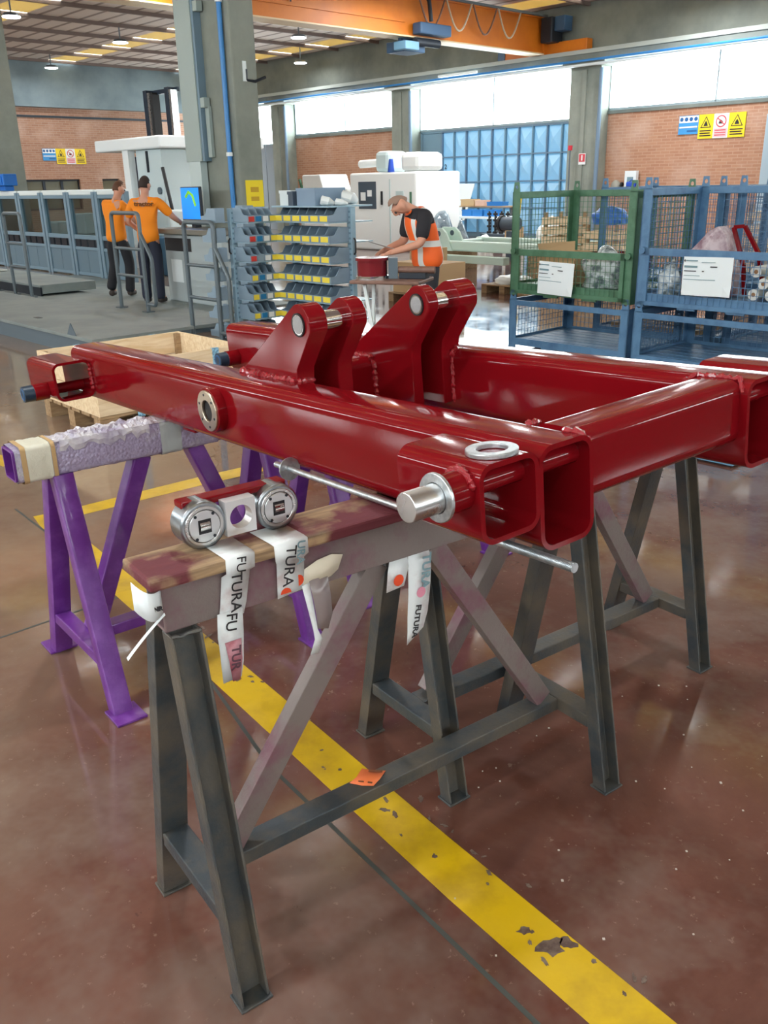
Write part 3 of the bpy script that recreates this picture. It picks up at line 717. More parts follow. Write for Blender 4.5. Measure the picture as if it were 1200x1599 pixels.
B_ = [[(0.105, FV - 0.006, 0.815), (0.16, FV - 0.006, 0.815)], [(0.100, FV - 0.009, 0.765), (0.158, FV - 0.007, 0.765)], [(0.101, FV - 0.010, 0.745), (0.156, FV - 0.008, 0.745)], [(0.103, FV - 0.007, 0.70), (0.150, FV - 0.012, 0.70)], [(0.103, FV - 0.009, 0.662), (0.144, FV - 0.009, 0.664)]]
tb = tape('tape_tail', None, B_, white_tape, parent=ta); 
T2 = [[(0.113, FV - 0.012, 0.752), (0.149, FV - 0.012, 0.752)], [(0.117, FV - 0.016, 0.71), (0.146, FV - 0.016, 0.71)], [(0.122, FV - 0.0135, 0.662), (0.139, FV - 0.0135, 0.662)]]
tape('tape_stain', None, T2, pink_tape, parent=ta)
letters(ta, 'FUTURA', 0.152, 0.872, -0.0652, 0.038, -96, sx=1.05) if False else None
letters(ta, 'TURA', 0.149, 0.852, FV - 0.0072, 0.033, -96, bold=0.0002)
letters(ta, 'FU', 0.156, 0.9155, -0.0658, 0.029, -96, bold=0.0)
letters(ta, 'FU', 0.131, 0.792, FV - 0.0105, 0.034, -98, bold=0.0002)
letters(ta, 'TUR', 0.131, 0.715, FV - 0.0175, 0.028, -96, pbr('faded_ink', C(90, 60, 72), 0.6), bold=0.0006)
B2 = [[(0.228, 0.03, 0.9335), (0.308, 0.03, 0.9335)], [(0.230, -0.05, 0.9335), (0.309, -0.05, 0.9335)], [(0.231, -0.064, 0.932), (0.309, -0.064, 0.932)], [(0.232, -0.065, 0.90), (0.309, -0.065, 0.90)], [(0.243, FV - 0.006, 0.885), (0.308, FV - 0.006, 0.885)], [(0.243, FV - 0.003, 0.835), (0.307, FV - 0.003, 0.835)], [(0.242, FV - 0.003, 0.806), (0.304, FV - 0.003, 0.812)]]
tb2 = tape('tape_strip', 'short white printed tape strip under the right-hand roller', B2, white_tape)
letters(tb2, 'TURA', 0.262, 0.882, -0.0665, 0.034, -100, bold=0.0002); letters(tb2, 'URA', 0.290, 0.905, -0.0665, 0.026, -96, MATS['grey_print'], bold=0.0004)
def spot(o, u, z, v, r, mat, half=None):
    pts = [(u + r * math.cos(2 * math.pi * i / 20), z + r * math.sin(2 * math.pi * i / 20)) for i in range(20)]
    if half == 'top': pts = [p for p in pts if p[1] >= z - 0.001]
    if half == 'right': pts = [p for p in pts if p[0] >= u - 0.001]
    MB().prism(pts, v, v - 0.0004, lambda a, b, t: (a, t, b)).build('printed_disc', mat, o)
spot(tb2, 0.262, 0.8135, FV - 0.0042, 0.0125, orange_mark, 'top'); spot(tb2, 0.293, 0.834, FV - 0.0042, 0.0125, orange_mark, 'right')
tl = [[(0.300, FV - 0.004, 0.818), (0.318, FV - 0.004, 0.822)], [(0.306, FV - 0.012, 0.77), (0.321, FV - 0.012, 0.77)], [(0.315, FV - 0.016, 0.715), (0.326, FV - 0.016, 0.715)], [(0.320, FV - 0.012, 0.69), (0.335, FV - 0.018, 0.692)], [(0.307, FV - 0.012, 0.657), (0.327, FV - 0.012, 0.655)]]
tape('tape_tail', None, tl, white_tape, parent=tb2)
sm = pbr('smoky_film', C(150, 138, 136), 0.25, coat=0.3, alpha=0.75)
gt = [[(0.318, FV - 0.004, 0.824), (0.362, FV - 0.004, 0.836)], [(0.322, FV - 0.012, 0.78), (0.366, FV - 0.01, 0.785)], [(0.326, FV - 0.014, 0.74), (0.366, FV - 0.014, 0.74)], [(0.329, FV - 0.010, 0.712), (0.355, FV - 0.012, 0.705)]]
tape('film_tail', None, gt, sm, parent=tb2)
pw = [[(0.305, FV - 0.003, 0.815), (0.303, FV - 0.003, 0.852)], [(0.34, FV - 0.004, 0.815), (0.34, FV - 0.006, 0.868)], [(0.372, FV - 0.005, 0.822), (0.372, FV - 0.012, 0.875)], [(0.388, FV - 0.009, 0.835), (0.398, FV - 0.014, 0.868)]]
tape('paper_scrap', 'torn cream paper scrap stuck on the trestle beam beside the short tape', pw, pbr('cream_paper', C(222, 214, 192), 0.6), group=None)
C1 = [[(0.586, FV + 0.004, 0.806), (0.648, FV + 0.004, 0.806)], [(0.580, FV - 0.004, 0.77), (0.647, FV - 0.004, 0.77)], [(0.574, FV - 0.012, 0.72), (0.643, FV - 0.006, 0.72)], [(0.572, FV - 0.010, 0.66), (0.632, FV - 0.010, 0.66)], [(0.570, FV - 0.012, 0.622), (0.617, FV - 0.012, 0.622)], [(0.568, FV - 0.012, 0.59), (0.58, FV - 0.012, 0.598)]]
tc_ = tape('tape_strip', 'white tape strip hanging below the beam beside the right brace', C1, white_tape)
letters(tc_, 'TURA', 0.624, 0.765, FV - 0.0135, 0.034, -94, MATS['grey_print'], bold=0.001); letters(tc_, 'FUTURA', 0.595, 0.645, FV - 0.0145, 0.022, -100, bold=0.0006)
spot(tc_, 0.61, 0.715, FV - 0.0135, 0.013, pbr('pink_print', C(214, 140, 160), 0.5))
C2 = [[(0.533, FV + 0.004, 0.806), (0.584, FV + 0.004, 0.806)], [(0.523, FV - 0.003, 0.785), (0.582, FV - 0.003, 0.785)], [(0.516, FV - 0.006, 0.738), (0.566, FV - 0.006, 0.742)]]
td = tape('tape_strip', 'short white tape flap with an orange dot hanging beside the longer strip', C2, white_tape)
spot(td, 0.548, 0.762, FV - 0.0105, 0.014, orange_mark)
# paper tag and white strip at the bare end
tg = [[(-0.012 - 0.055 * math.sin(R_(i * 9)) * 0.9, 0.10 - 0.018 * i, 0.905 - 0.014 * (1 - i / 8) ** 2 * 0 - 0.0) for i in range(9)], [(-0.010 - 0.055 * math.sin(R_(i * 9)) * 0.9, 0.10 - 0.018 * i, 0.845) for i in range(9)]]
tgr = [[], []]
for i in range(9):
    t = i / 8; u = -0.003 - 0.05 * t + 0.018 * t * (1 - t) * -1; v = -0.048 - 0.02 * math.sin(t * math.pi) + 0.012 * t
    tgr[0].append((u, v, 0.902 + 0.026 * t * t)); tgr[1].append((u - 0.0005, v - 0.002, 0.853 - 0.006 * math.sin(t * math.pi) + 0.018 * t * t))
tgo = tape('paper_tag', 'curled white paper tag with a black scribble on the bare trestle end', tgr, paper, group=None); tgo['category'] = 'paper tag'
text('scribble', 'NR', 0.012, ink, tgo, Matrix.Translation((-0.017, -0.0625, 0.872)) @ Matrix.Rotation(R_(90), 4, 'X') @ Matrix.Rotation(R_(-8), 4, 'Y'), 0.0008)
ss = [[], []]
for i in range(10):
    t = i / 9; ss[0].append((0.0 - 0.085 * t, -0.046 - 0.01 * t, 0.853 - 0.05 * t - 0.012 * t * t)); ss[1].append((0.0 - 0.085 * t, -0.05 - 0.012 * t, 0.8495 - 0.05 * t - 0.012 * t * t))
MB().sheet(ss).build('tag_string', paper, tgo, fix=False, solid=0.0008)
# orange card lying on the stretcher
oc = MB().sheet([[(0.455, 0.012, 0.2125), (0.468, 0.028, 0.2165), (0.489, 0.026, 0.2125)][:3], [(0.50, -0.022, 0.2125), (0.512, 0.0, 0.214), (0.53, 0.012, 0.2125)]]) if False else MB()
oc.sheet([[(0.440, 0.018, 0.218), (0.462, -0.004, 0.2135), (0.482, -0.024, 0.2155)], [(0.470, 0.032, 0.213), (0.492, 0.010, 0.2128), (0.512, -0.010, 0.2132)], [(0.498, 0.048, 0.2165), (0.52, 0.026, 0.2135), (0.542, 0.006, 0.2145)]])
oc = oc.build('card', orange_card, None, fix=False, solid=0.0006, smooth=True); place(oc, G0, GR); tag(oc, 'small orange card lying on the stretcher of the front trestle', 'card')
for (a, b, w) in (((0.506, 0.03), (0.532, 0.006), 0.008), ((0.462, 0.012), (0.472, 0.002), 0.004), ((0.478, -0.006), (0.486, -0.014), 0.006)):
    MB().bar((a[0], a[1], 0.2168), (b[0], b[1], 0.2164), w, 0.0006).build('print_line', pbr('card_print', C(120, 70, 40), 0.7) if w == 0.008 else MATS['card_print'], oc)
# ------------------------------------------------------------------ wooden crate behind the frame
CA = R_(42.0)
cr = thing('crate', 'open pale pine crate on a pallet behind the left end of the frame', 'crate', (-1.92, 5.81, 0), CA)
# local x runs along the 1.19 m side, y along the 0.95 m side
def board(mb, *a): return mb.box(*a)
for z0, z1 in ((0.145, 0.315), (0.32, 0.49)):
    for a in ((0, 1.19, 0, 0.02), (0, 1.19, 0.93, 0.95), (0, 0.02, 0.02, 0.93), (1.17, 1.19, 0.02, 0.93)):
        MB().box(a[0], a[1], a[2], a[3], z0, z1).build('side_board', pale_wood, cr, bevel=0.002, segs=1)
for x, y in ((0.02, 0.02), (1.13, 0.02), (0.02, 0.89), (1.13, 0.89)):
    MB().box(x, x + 0.04, y, y + 0.04, 0.145, 0.48).build('corner_post', old_wood, cr)
for i in range(6):
    MB().box(0, 1.19, 0.005 + i * 0.16, 0.135 + i * 0.16, 0.122, 0.144).build('deck_board', old_wood, cr, bevel=0.002, segs=1)
for y in (0.0, 0.425, 0.85):
    for x in (0.0, 0.53, 1.05):
        MB().box(x, x + 0.14, y, y + 0.1, 0.022, 0.121).build('pallet_block', old_wood, cr)
    MB().box(0, 1.19, y, y + 0.1, 0.0, 0.021).build('pallet_runner', old_wood, cr)
strapm = pbr('blue_strap', C(150, 200, 226), 0.3, var=(60, C(70, 120, 150), 0.45, 0.6))
for x in (0.28, 0.92):
    MB().box(x, x + 0.055, -0.003, 0.0, 0.10, 0.494).box(x, x + 0.055, 0.95, 0.953, 0.10, 0.494).box(x, x + 0.055, -0.003, 0.023, 0.491, 0.494).build('strap', strapm, cr)
MB().box(1.19, 1.193, 0.06, 0.115, 0.1, 0.49).build('strap', strapm, cr)

# ------------------------------------------------------------------ picking racks with open-fronted bins
binm = pbr('grey_blue_bin', C(136, 158, 174), 0.45)
bin_in = pbr('dark_grey_bin', C(70, 84, 98), 0.6)  # plain dark grey of the small box on the rack top
rackm = pbr('pale_blue_steel', C(150, 180, 196), 0.4, 0.2)
lab_y = pbr('yellow_label', C(236, 216, 70), 0.6); lab_r = pbr('red_label', C(206, 60, 54), 0.6); lab_b = pbr('blue_label', C(24, 118, 170), 0.6); lab_w = pbr('white_label', C(232, 236, 236), 0.6)
BW, BD, BH = 0.146, 0.27, 0.145
def bin_mesh():
    """walls with thickness; local x width, -y front, z up; back at y=0"""
    t = 0.006; m = MB()
    side = [(0, 0), (-BD, 0), (-BD - 0.01, 0.064), (-BD + 0.07, 0.075), (-BD + 0.12, BH), (0, BH)]
    for x0 in (0, BW - t): m.prism(side, x0, x0 + t, lambda a, b, x: (x, a, b))
    m.box(t, BW - t, -t, 0, 0, BH); m.box(t, BW - t, -BD, 0, 0, t); m.box(t, BW - t, -BD - 0.008, -BD, 0, 0.064)
    return m.mesh('storage_bin')
BM = bin_mesh(); BM.materials.append(binm)
LABM = {}
def label_mesh(mt):
    if mt.name not in LABM:
        me = MB().box(0.016, BW - 0.016, -BD - 0.0115, -BD - 0.0085, 0.006, 0.058).mesh('label'); me.materials.append(mt); LABM[mt.name] = me
    return LABM[mt.name]
ORD = ['top', 'second', 'third', 'fourth', 'fifth', 'sixth', 'bottom']; NTH = ['first', 'second', 'third', 'fourth', 'fifth', 'sixth']
def put_bin(root, x, y, z, rz, text_, grp, mt):
    o = bpy.data.objects.new('storage_bin', BM); COL.objects.link(o)
    o.matrix_world = Matrix.Translation(root) @ Matrix.Rotation(rz, 4, 'Z') @ Matrix.Translation((x, y, z)); tag(o, text_, 'bin', grp)
    if mt:
        l = bpy.data.objects.new('label', label_mesh(mt)); COL.objects.link(l); l.parent = o
    return o
def rack(label, root, rz, L_, ends, nm):
    t = thing('picking_rack', label, 'rack', root, rz, 'picking racks')
    for x in (0.0, L_):
        p = MB().box(x - 0.035, x + 0.035, -0.03, 0.03, 0, 1.384).build('upright', rackm, t, bevel=0.004)
        h = MB()
        for k in range(25): h.box(x - 0.02, x + 0.02, -0.0315, 0.0315, 0.08 + k * 0.052, 0.1 + k * 0.052)
        h.build('slot_row', pbr('slot_shadow', C(110, 140, 156), 0.6) if 'slot_shadow' not in MATS else MATS['slot_shadow'], p)
        MB().box(x - 0.035, x + 0.035, -0.32, 0.32, 0, 0.05).build('foot', rackm, t, bevel=0.004)
        xs = x + (0.036 if x > 0 else -0.036)
        MB().path([(xs, 0.0, 0.92), (xs + (0.02 if x > 0 else -0.02), 0, 0.94), (xs + (0.02 if x > 0 else -0.02), 0, 1.06), (xs, 0, 1.08)], 0.009, 8).build('handle', black, t, smooth=True)
    for r in range(7):
        z = 1.245 - r * 0.200
        MB().box(0, L_, -0.02, 0.02, z + 0.02, z + 0.10).build('rail', rackm, t)
        MB().box(0, L_, -0.30, 0.30, z - 0.012, z - 0.002).build('shelf', rackm, t)
    return t
RK = Vector((-0.92, 10.13, 0)); 
rr_root = RK; rack('pale blue picking rack whose end post faces the bowed worker', rr_root, WANG, 0.94, None, 'right')
rl_root = RK - WX * 0.24 - WY * 0.66; ra2 = WANG + R_(90)
rack('shorter pale blue picking rack beside the curved grey handrail', rl_root, ra2, 0.36, None, 'left')
for r in range(7):
    z = 1.245 - r * 0.200
    for c in range(6):
        x = 0.036 + c * 0.15
        put_bin(rr_root, x, -0.021, z, WANG, 'grey bin with yellow label, %s row of the long rack, %s from the inner corner' % (ORD[r], NTH[c]), 'bins on the long rack', lab_y)
    put_bin(rr_root, 0.945, 0.021, z, WANG + math.pi, 'grey bin seen from its side behind the long rack end post, %s row' % ORD[r], 'bins behind the long rack', None)
    cols = [lab_r if r < 3 else lab_y, lab_b if r != 2 else None, lab_w, lab_y]
    for c in range(4):
        x = 0.0 + c * 0.092
        nmn = {lab_r: 'red label', lab_y: 'yellow label', lab_b: 'blue label', lab_w: 'white label', None: 'no label'}[cols[c]]
        o = put_bin(rl_root, x, -0.021, z, ra2, 'grey bin with %s, %s row of the short rack, %s from its end post' % (nmn, ORD[r], NTH[c]), 'bins on the short rack', cols[c])
        o.scale = (0.61, 1, 1)
    o = put_bin(rl_root, 0.10, 0.021, z, ra2 + math.pi, 'grey bin seen from its side behind the short rack end post, %s row' % ORD[r], 'bins behind the short rack', None); o.scale = (0.8, 1, 1)
# boxes and parts left on top of the long rack
def loose_box(name, label, cat, loc, rz, dims, mat, group=None, lid=None):
    t = thing(name, label, cat, loc, rz, group); w_, d_, h_ = dims; k = 0.006
    MB().box(0, w_, 0, d_, 0, k).box(0, k, 0, d_, k, h_).box(w_ - k, w_, 0, d_, k, h_).box(k, w_ - k, 0, k, k, h_).box(k, w_ - k, d_ - k, d_, k, h_).build('body', mat, t)
    MB().box(-0.006, w_ + 0.006, -0.006, 0.0, h_ - 0.03, h_).box(-0.006, w_ + 0.006, d_, d_ + 0.006, h_ - 0.03, h_).box(-0.006, 0, 0, d_, h_ - 0.03, h_).box(w_, w_ + 0.006, 0, d_, h_ - 0.03, h_).build('rim', mat, t)
    return t
def at_rack(x, y, z): return RK + WX * x + WY * y + Vector((0, 0, z))
board_m = MB().box(0, 0.94, -0.30, 0.30, 1.385, 1.4); tb_ = board_m.build('shelf_board', rackm, None); place(tb_, RK, WANG); tag(tb_, 'pale blue top shelf board of the long rack holding loose boxes', 'shelf board')
loose_box('tote_box', 'blue grey tote box on top of the long rack in the middle', 'box', at_rack(0.38, -0.25, 1.401), WANG, (0.30, 0.4, 0.17), pbr('tote_blue', C(126, 150, 172), 0.5))
loose_box('tote_box', 'small white carton box on top of the long rack near the corner', 'box', at_rack(0.05, -0.22, 1.401), WANG, (0.2, 0.3, 0.15), pbr('white_card', C(214, 226, 228), 0.6))
loose_box('tote_box', 'dark grey box with a yellow label on top of the long rack', 'box', at_rack(0.27, -0.28, 1.401), WANG, (0.08, 0.3, 0.14), bin_in)
for i, (x, y, w_, h_, nm) in enumerate(((0.71, -0.2, 0.09, 0.10, 'white wrapped part on the rack top beside the tote box'), (0.80, -0.1, 0.1, 0.07, 'flat white wrapped part at the end of the rack top'), (0.72, 0.08, 0.12, 0.15, 'tallest white wrapped part at the back of the rack top'))):
    rr = random.Random(i); m = MB(); m.path([(0, 0, h_ * 0.15), (w_ * 0.4, 0.01, h_ * 0.5), (w_, 0.03, h_ * 0.4), (w_ * 1.15, 0.08, h_ * 0.2)], [h_ * 0.15, h_ * 0.5, h_ * 0.42, h_ * 0.2], 9)
    o = m.build('wrapped_part', pbr('white_film', C(224, 232, 232), 0.35) if i == 0 else MATS['white_film'], None, smooth=True); place(o, at_rack(x, y, 1.401), WANG); tag(o, nm, 'wrapped part')
# yellow notice on the column and brushes between the rows are left to the column builder

# ------------------------------------------------------------------ stillages (stackable mesh cages)
green = pbr('green_paint', C(78, 122, 94), 0.45, var=(7, C(60, 100, 72), 0.45, 0.7)); blue = pbr('steel_blue_paint', C(86, 128, 164), 0.45, var=(6, C(66, 104, 140), 0.45, 0.7))
def wires(mb, o, u, v, lu, lv, st=0.05, th=0.004):
    o = Vector(o); u = Vector(u); v = Vector(v); nu = int(lu / st); nv = int(lv / st)
    for i in range(nu + 1): mb.bar(o + u * (lu * i / nu), o + u * (lu * i / nu) + v * lv, th, th, u)
    for j in range(nv + 1): mb.bar(o + v * (lv * j / nv), o + v * (lv * j / nv) + u * lu, th, th, v)
    return mb
def stillage(label, mat, X, Y, z0, W, D, H, front, group='stacked mesh stillages', solid_front=False):
    t = thing('stillage', label, 'stillage', SG0 + WX * X + WY * Y + Vector((0, 0, z0)), WANG, group)
    pw = 0.085
    for x in (0, W - pw):
        for y in (0, D - pw):
            sx = 0 if x == 0 else pw - 0.012; sy = 0 if y == 0 else pw - 0.012
            p = MB().box(x, x + pw, y + sy, y + sy + 0.012, 0.0, H).box(x + sx, x + sx + 0.012, y, y + pw, 0.0, H)
            p = p.build('post', mat, t)
            n = 10; pr = [(x + 0.005, H - 0.02), (x + pw - 0.005, H - 0.02), (x + pw - 0.015, H + 0.09), (x + 0.015, H + 0.09)]
            ho = [(x + pw / 2 + 0.02 * math.cos(2 * math.pi * (i + .5) / 8), H + 0.045 + 0.02 * math.sin(2 * math.pi * (i + .5) / 8)) for i in range(8)]
            ou = [(x + pw - 0.013, H + 0.06), (x + pw - 0.016, H + 0.088), (x + 0.016, H + 0.088), (x + 0.013, H + 0.06), (x + 0.008, H + 0.02), (x + 0.005, H - 0.01), (x + pw - 0.005, H - 0.01), (x + pw - 0.008, H + 0.02)]
            MB().shell(ou, ho, y + sy, y + sy + 0.012, lambda a, b, q: (a, q, b)).build('lifting_eye', mat, p)
    zb = 0.0 if z0 == 0 else 0.04
    fl_ = 0.10
    deck = MB()
    for i in range(7): deck.box(0.02, W - 0.02, 0.02 + i * (D - 0.06) / 7, 0.02 + (i + 0.86) * (D - 0.06) / 7, fl_ - 0.012, fl_)
    deck.build('deck', mat, t)
    for a in ((pw, W - pw, 0, 0.012), (pw, W - pw, D - 0.012, D)): MB().box(a[0], a[1], a[2], a[3], fl_ - 0.05, fl_ + 0.02).build('base_rail', mat, t)
    for a in ((0, 0.012), (W - 0.012, W)): MB().box(a[0], a[1], pw, D - pw, fl_ - 0.05, fl_ + 0.02).build('base_rail', mat, t)
    for x in (W * 0.30, W * 0.62):
        for y in (0, D - 0.02): MB().box(x, x + 0.16, y, y + 0.02, 0.0, fl_ - 0.05).build('fork_guide', mat, t)
    tr = H - 0.06
    MB().box(pw, W - pw, D - 0.03, D, tr, H).build('top_rail', mat, t, bevel=0.003)
    for x in (0, W - 0.03): MB().box(x, x + 0.03, pw, D - pw, tr, H).build('top_rail', mat, t, bevel=0.003)
    wires(MB(), (pw, D - 0.015, fl_ + 0.02), (1, 0, 0), (0, 0, 1), W - 2 * pw, tr - fl_ - 0.02).build('mesh_panel', mat, t)
    for x in (0.015, W - 0.015): wires(MB(), (x, pw, fl_ + 0.02), (0, 1, 0), (0, 0, 1), D - 2 * pw, tr - fl_ - 0.02).build('mesh_panel', mat, t)
    if front:
        f0, f1 = front; g = MB()
        g.box(pw - 0.01, W - pw + 0.01, -0.022, 0, f1 - 0.06, f1).box(pw - 0.01, W - pw + 0.01, -0.022, 0, f0, f0 + 0.035).box(pw - 0.01, pw + 0.03, -0.022, 0, f0, f1).box(W - pw - 0.03, W - pw + 0.01, -0.022, 0, f0, f1)
        gate = g.build('drop_gate', mat, t)
        wires(MB(), (pw + 0.03, -0.012, f0 + 0.035), (1, 0, 0), (0, 0, 1), W - 2 * pw - 0.06, f1 - f0 - 0.095).build('mesh_panel', mat, gate)
        for x in (0.045, W - 0.045): MB().cyl((x, -0.03, f1 - 0.02), (x, 0.0, f1 - 0.02), 0.03, 12).build('gate_pivot', mat, gate, smooth=True)
    else:
        MB().box(pw, W - pw, 0, 0.02, tr, H - 0.01).build('top_rail', mat, t)
    return t
SG0 = Vector((1.336, 8.905, 0))
stillage('blue stillage standing on the floor under the green one', blue, -0.05, 0.0, 0.0, 1.36, 1.0, 0.50, None)
gs = stillage('green stillage stacked on the blue one, holding a carton and clear bags', green, -0.05, 0.0, 0.54, 1.36, 1.0, 0.96, (0.02, 0.44))
stillage('blue stillage on the floor at right under the cage with the white rolls', blue, 1.37, -0.02, 0.0, 1.36, 1.0, 0.50, None)
bs = stillage('upper blue stillage at right holding a bagged red part', blue, 1.37, -0.02, 0.54, 1.36, 1.0, 0.98, (0.02, 0.50))
stillage('blue stillage behind the green one, only its top rails showing', blue, 0.15, 1.2, 0.54, 1.36, 1.0, 0.98, None)
stillage('lower blue stillage standing behind the front stack', blue, 0.15, 1.2, 0.0, 1.36, 1.0, 0.50, None)
stillage('blue stillage at right in the second row, behind the bagged red part', blue, 1.62, 1.2, 0.54, 1.36, 1.0, 0.98, None)
stillage('lower blue stillage at right in the second row', blue, 1.62, 1.2, 0.0, 1.36, 1.0, 0.50, None)
def in_cage(X, Y, Z): return SG0 + WX * X + WY * Y + Vector((0, 0, Z))
# job sheets hung on the gates
def job_sheet(label, X, Z, w_, h_, tilt=0.0):
    o = MB(); rows = []
    for j in range(5):
        z = -h_ * j / 4; rows.append([(w_ * i / 6, -0.004 - 0.006 * math.sin(j / 4 * 2.2) - (0.012 if (i == 6 and j == 4) else 0), z) for i in range(7)])
    o = o.sheet(rows).build('job_sheet', paper, None, fix=False, solid=0.001)
    o.matrix_world = Matrix.Translation(in_cage(X, -0.052, Z)) @ Matrix.Rotation(WANG, 4, 'Z') @ Matrix.Rotation(R_(tilt), 4, 'Y'); tag(o, label, 'job sheet', 'job sheets on the stillages')
    for (x0, x1, z0, th_, mt) in ((0.06, 0.30, 0.09, 0.018, print_grey), (0.03, 0.30, 0.24, 0.03, print_grey), (0.03, 0.28, 0.36, 0.012, ink), (0.38, 0.66, 0.13, 0.008, print_grey), (0.56, 0.70, 0.24, 0.014, ink), (0.03, 0.36, 0.48, 0.008, print_grey), (0.03, 0.68, 0.58, 0.009, print_grey), (0.40, 0.44, 0.36, 0.014, ink)):
        MB().box(x0 * w_, x1 * w_, -0.0150, -0.0135, -(z0 + th_ * 1.3) * h_, -(z0 - th_ * 0.5) * h_).build('print_line', mt, o)
    pr = [(0.035 * w_ + 0.008 * math.cos(a), -0.10 * h_ + 0.012 * math.sin(a)) for a in (R_(90), R_(180), R_(270), R_(0))]
    MB().prism(pr, -0.0150, -0.0135, lambda a, b, t: (a, t, b)).build('emblem', ink, o)
    return o
job_sheet('white job sheet hung on the green stillage gate', 0.34, 0.885, 0.40, 0.30, 1.5); job_sheet('larger white job sheet hung on the blue stillage gate', 1.82, 0.985, 0.43, 0.31, -1)
# contents of the cages
cardm = pbr('cardboard', C(196, 164, 122), 0.8)
ct = thing('carton', 'open cardboard carton in the green stillage', 'carton', in_cage(0.1, 0.25, 0.645), WANG)
MB().box(0, 0.42, 0, 0.01, 0, 0.30).box(0, 0.42, 0.29, 0.30, 0, 0.30).box(0, 0.01, 0.01, 0.29, 0, 0.30).box(0.41, 0.42, 0.01, 0.29, 0, 0.30).box(0.01, 0.41, 0.01, 0.29, 0, 0.01).build('body', cardm, ct)
MB().add([(0, 0, 0.30), (0.42, 0, 0.30), (0.44, -0.03, 0.41), (0.0, -0.03, 0.37)], [(0, 1, 2, 3)]).build('flap', cardm, ct, fix=False, solid=0.004)
def bag(name, label, loc, sx, sy, sz, mat, seed, cat='bag'):
    me = bpy.data.meshes.new(name); bm = bmesh.new(); bmesh.ops.create_icosphere(bm, subdivisions=4, radius=1.0); rr = random.Random(seed)
    ph = [(rr.uniform(2, 7), rr.uniform(2, 7), rr.uniform(2, 7), rr.uniform(0, 6)) for _ in range(7)]
    for v in bm.verts:
        k = 1 + 0.09 * sum(math.sin(a * v.co.x + b * v.co.y + c * v.co.z + p) for a, b, c, p in ph) / 2
        v.co = Vector((v.co.x * sx * k, v.co.y * sy * k, max(-0.35, v.co.z * k) * sz + 0.35 * sz))
    bm.to_mesh(me); bm.free(); o = link(name, me, mat, None, smooth=True); place(o, loc, WANG); return tag(o, label, cat)
clearbag = pbr('clear_bag', C(200, 212, 214), 0.14, coat=0.5, bump=(28, 0.9), var=(9, C(96, 112, 116), 0.45, 0.6))
bag('plastic_bag', 'crumpled clear plastic bag of parts in the green stillage', in_cage(0.83, 0.35, 0.645), 0.24, 0.24, 0.26, clearbag, 3)
pkb = pbr('pink_clear_bag', C(206, 190, 194), 0.2, coat=0.4, bump=(16, 0.9), var=(7, C(150, 120, 130), 0.45, 0.65))
pb_ = MB(); prf = [(-0.30, 0.0), (-0.31, 0.22), (-0.26, 0.33), (-0.06, 0.53), (0.02, 0.57), (0.09, 0.5), (0.16, 0.2), (0.2, 0.0)]
pb_.prism(prf, -0.05, 0.12, lambda a, b, t: (a * (1 - 0.06 * (t > 0)), t + 0.03 * math.sin(b * 9), b)); pb_ = pb_.build('wrapped_plate', pkb, None, bevel=0.01); place(pb_, in_cage(1.92, 0.32, 0.645), WANG); tag(pb_, 'peaked red part wrapped in pinkish clear film in the blue stillage', 'wrapped part')
bag('plastic_bag', 'pale crumpled bag low in the blue stillage behind the gate', in_cage(1.60, 0.14, 0.645), 0.10, 0.10, 0.2, clearbag, 5)
def bent(name, label, X, Y, Z, pts, w_, h_):
    o = MB()
    for a, b in zip(pts[:-1], pts[1:]): o.bar(a, b, w_, h_, (0, 1, 0))
    o = o.build(name, red, None, bevel=0.003); place(o, in_cage(X, Y, Z), WANG); return tag(o, label, 'red part')
bent('red_bracket', 'red painted bracket leaning out of the clear bag in the green stillage', 1.05, 0.30, 0.65, [(0.06, 0, 0.0), (0.02, 0.02, 0.2), (-0.02, 0.02, 0.3)], 0.03, 0.08)
bent('red_bracket', 'red painted bracket lying high behind the green post', 1.12, 0.6, 0.65, [(-0.05, 0, 0.0), (0.0, 0.02, 0.32), (0.16, 0.04, 0.28)], 0.03, 0.07)
bent('red_hoop', 'red bent hoop sticking up beside the bag in the blue stillage', 2.0, 0.40, 0.65, [(0.16, 0, 0.0), (0.12, 0, 0.25), (0.0, 0, 0.55), (0.08, 0.03, 0.56), (0.22, 0.05, 0.34), (0.30, 0.05, 0.0)], 0.03, 0.035)
rollm = pbr('white_roll', C(224, 226, 220), 0.6); corem = pbr('brown_core', C(150, 110, 74), 0.7)
for i, (x, z) in enumerate(((2.38, 0.70), (2.52, 0.70), (2.45, 0.79), (2.59, 0.79), (2.38, 0.88), (2.52, 0.88))):
    t = thing('foam_roll', 'white roll with brown core in the blue stillage, %s' % ('bottom left', 'bottom right', 'middle left', 'middle right', 'upper left', 'upper right')[i], 'roll', in_cage(x, 0.08, z), WANG, 'white rolls in the blue stillage')
    MB().ring((0, 0, 0), (0, 0.3, 0), 0.044, 0.018, 18).build('sheet', rollm, t, smooth=True); MB().cyl((0, 0.004, 0), (0, 0.29, 0), 0.0175, 12).build('core', corem, t, smooth=True)
t = thing('cone_cover', 'pale cream cone shaped cover at the top right of the blue stillage', 'cover', in_cage(2.45, 0.69, 0.95), WANG); MB().cyl((0, 0, 0), (0, 0, 0.14), 0.26, 24, 0.05).build('cone', pbr('cream_cover', C(228, 214, 190), 0.6), t, smooth=True); MB().cyl((0, 0, -0.30), (0, 0, 0), 0.26, 24).build('drum', rollm, t, smooth=True)
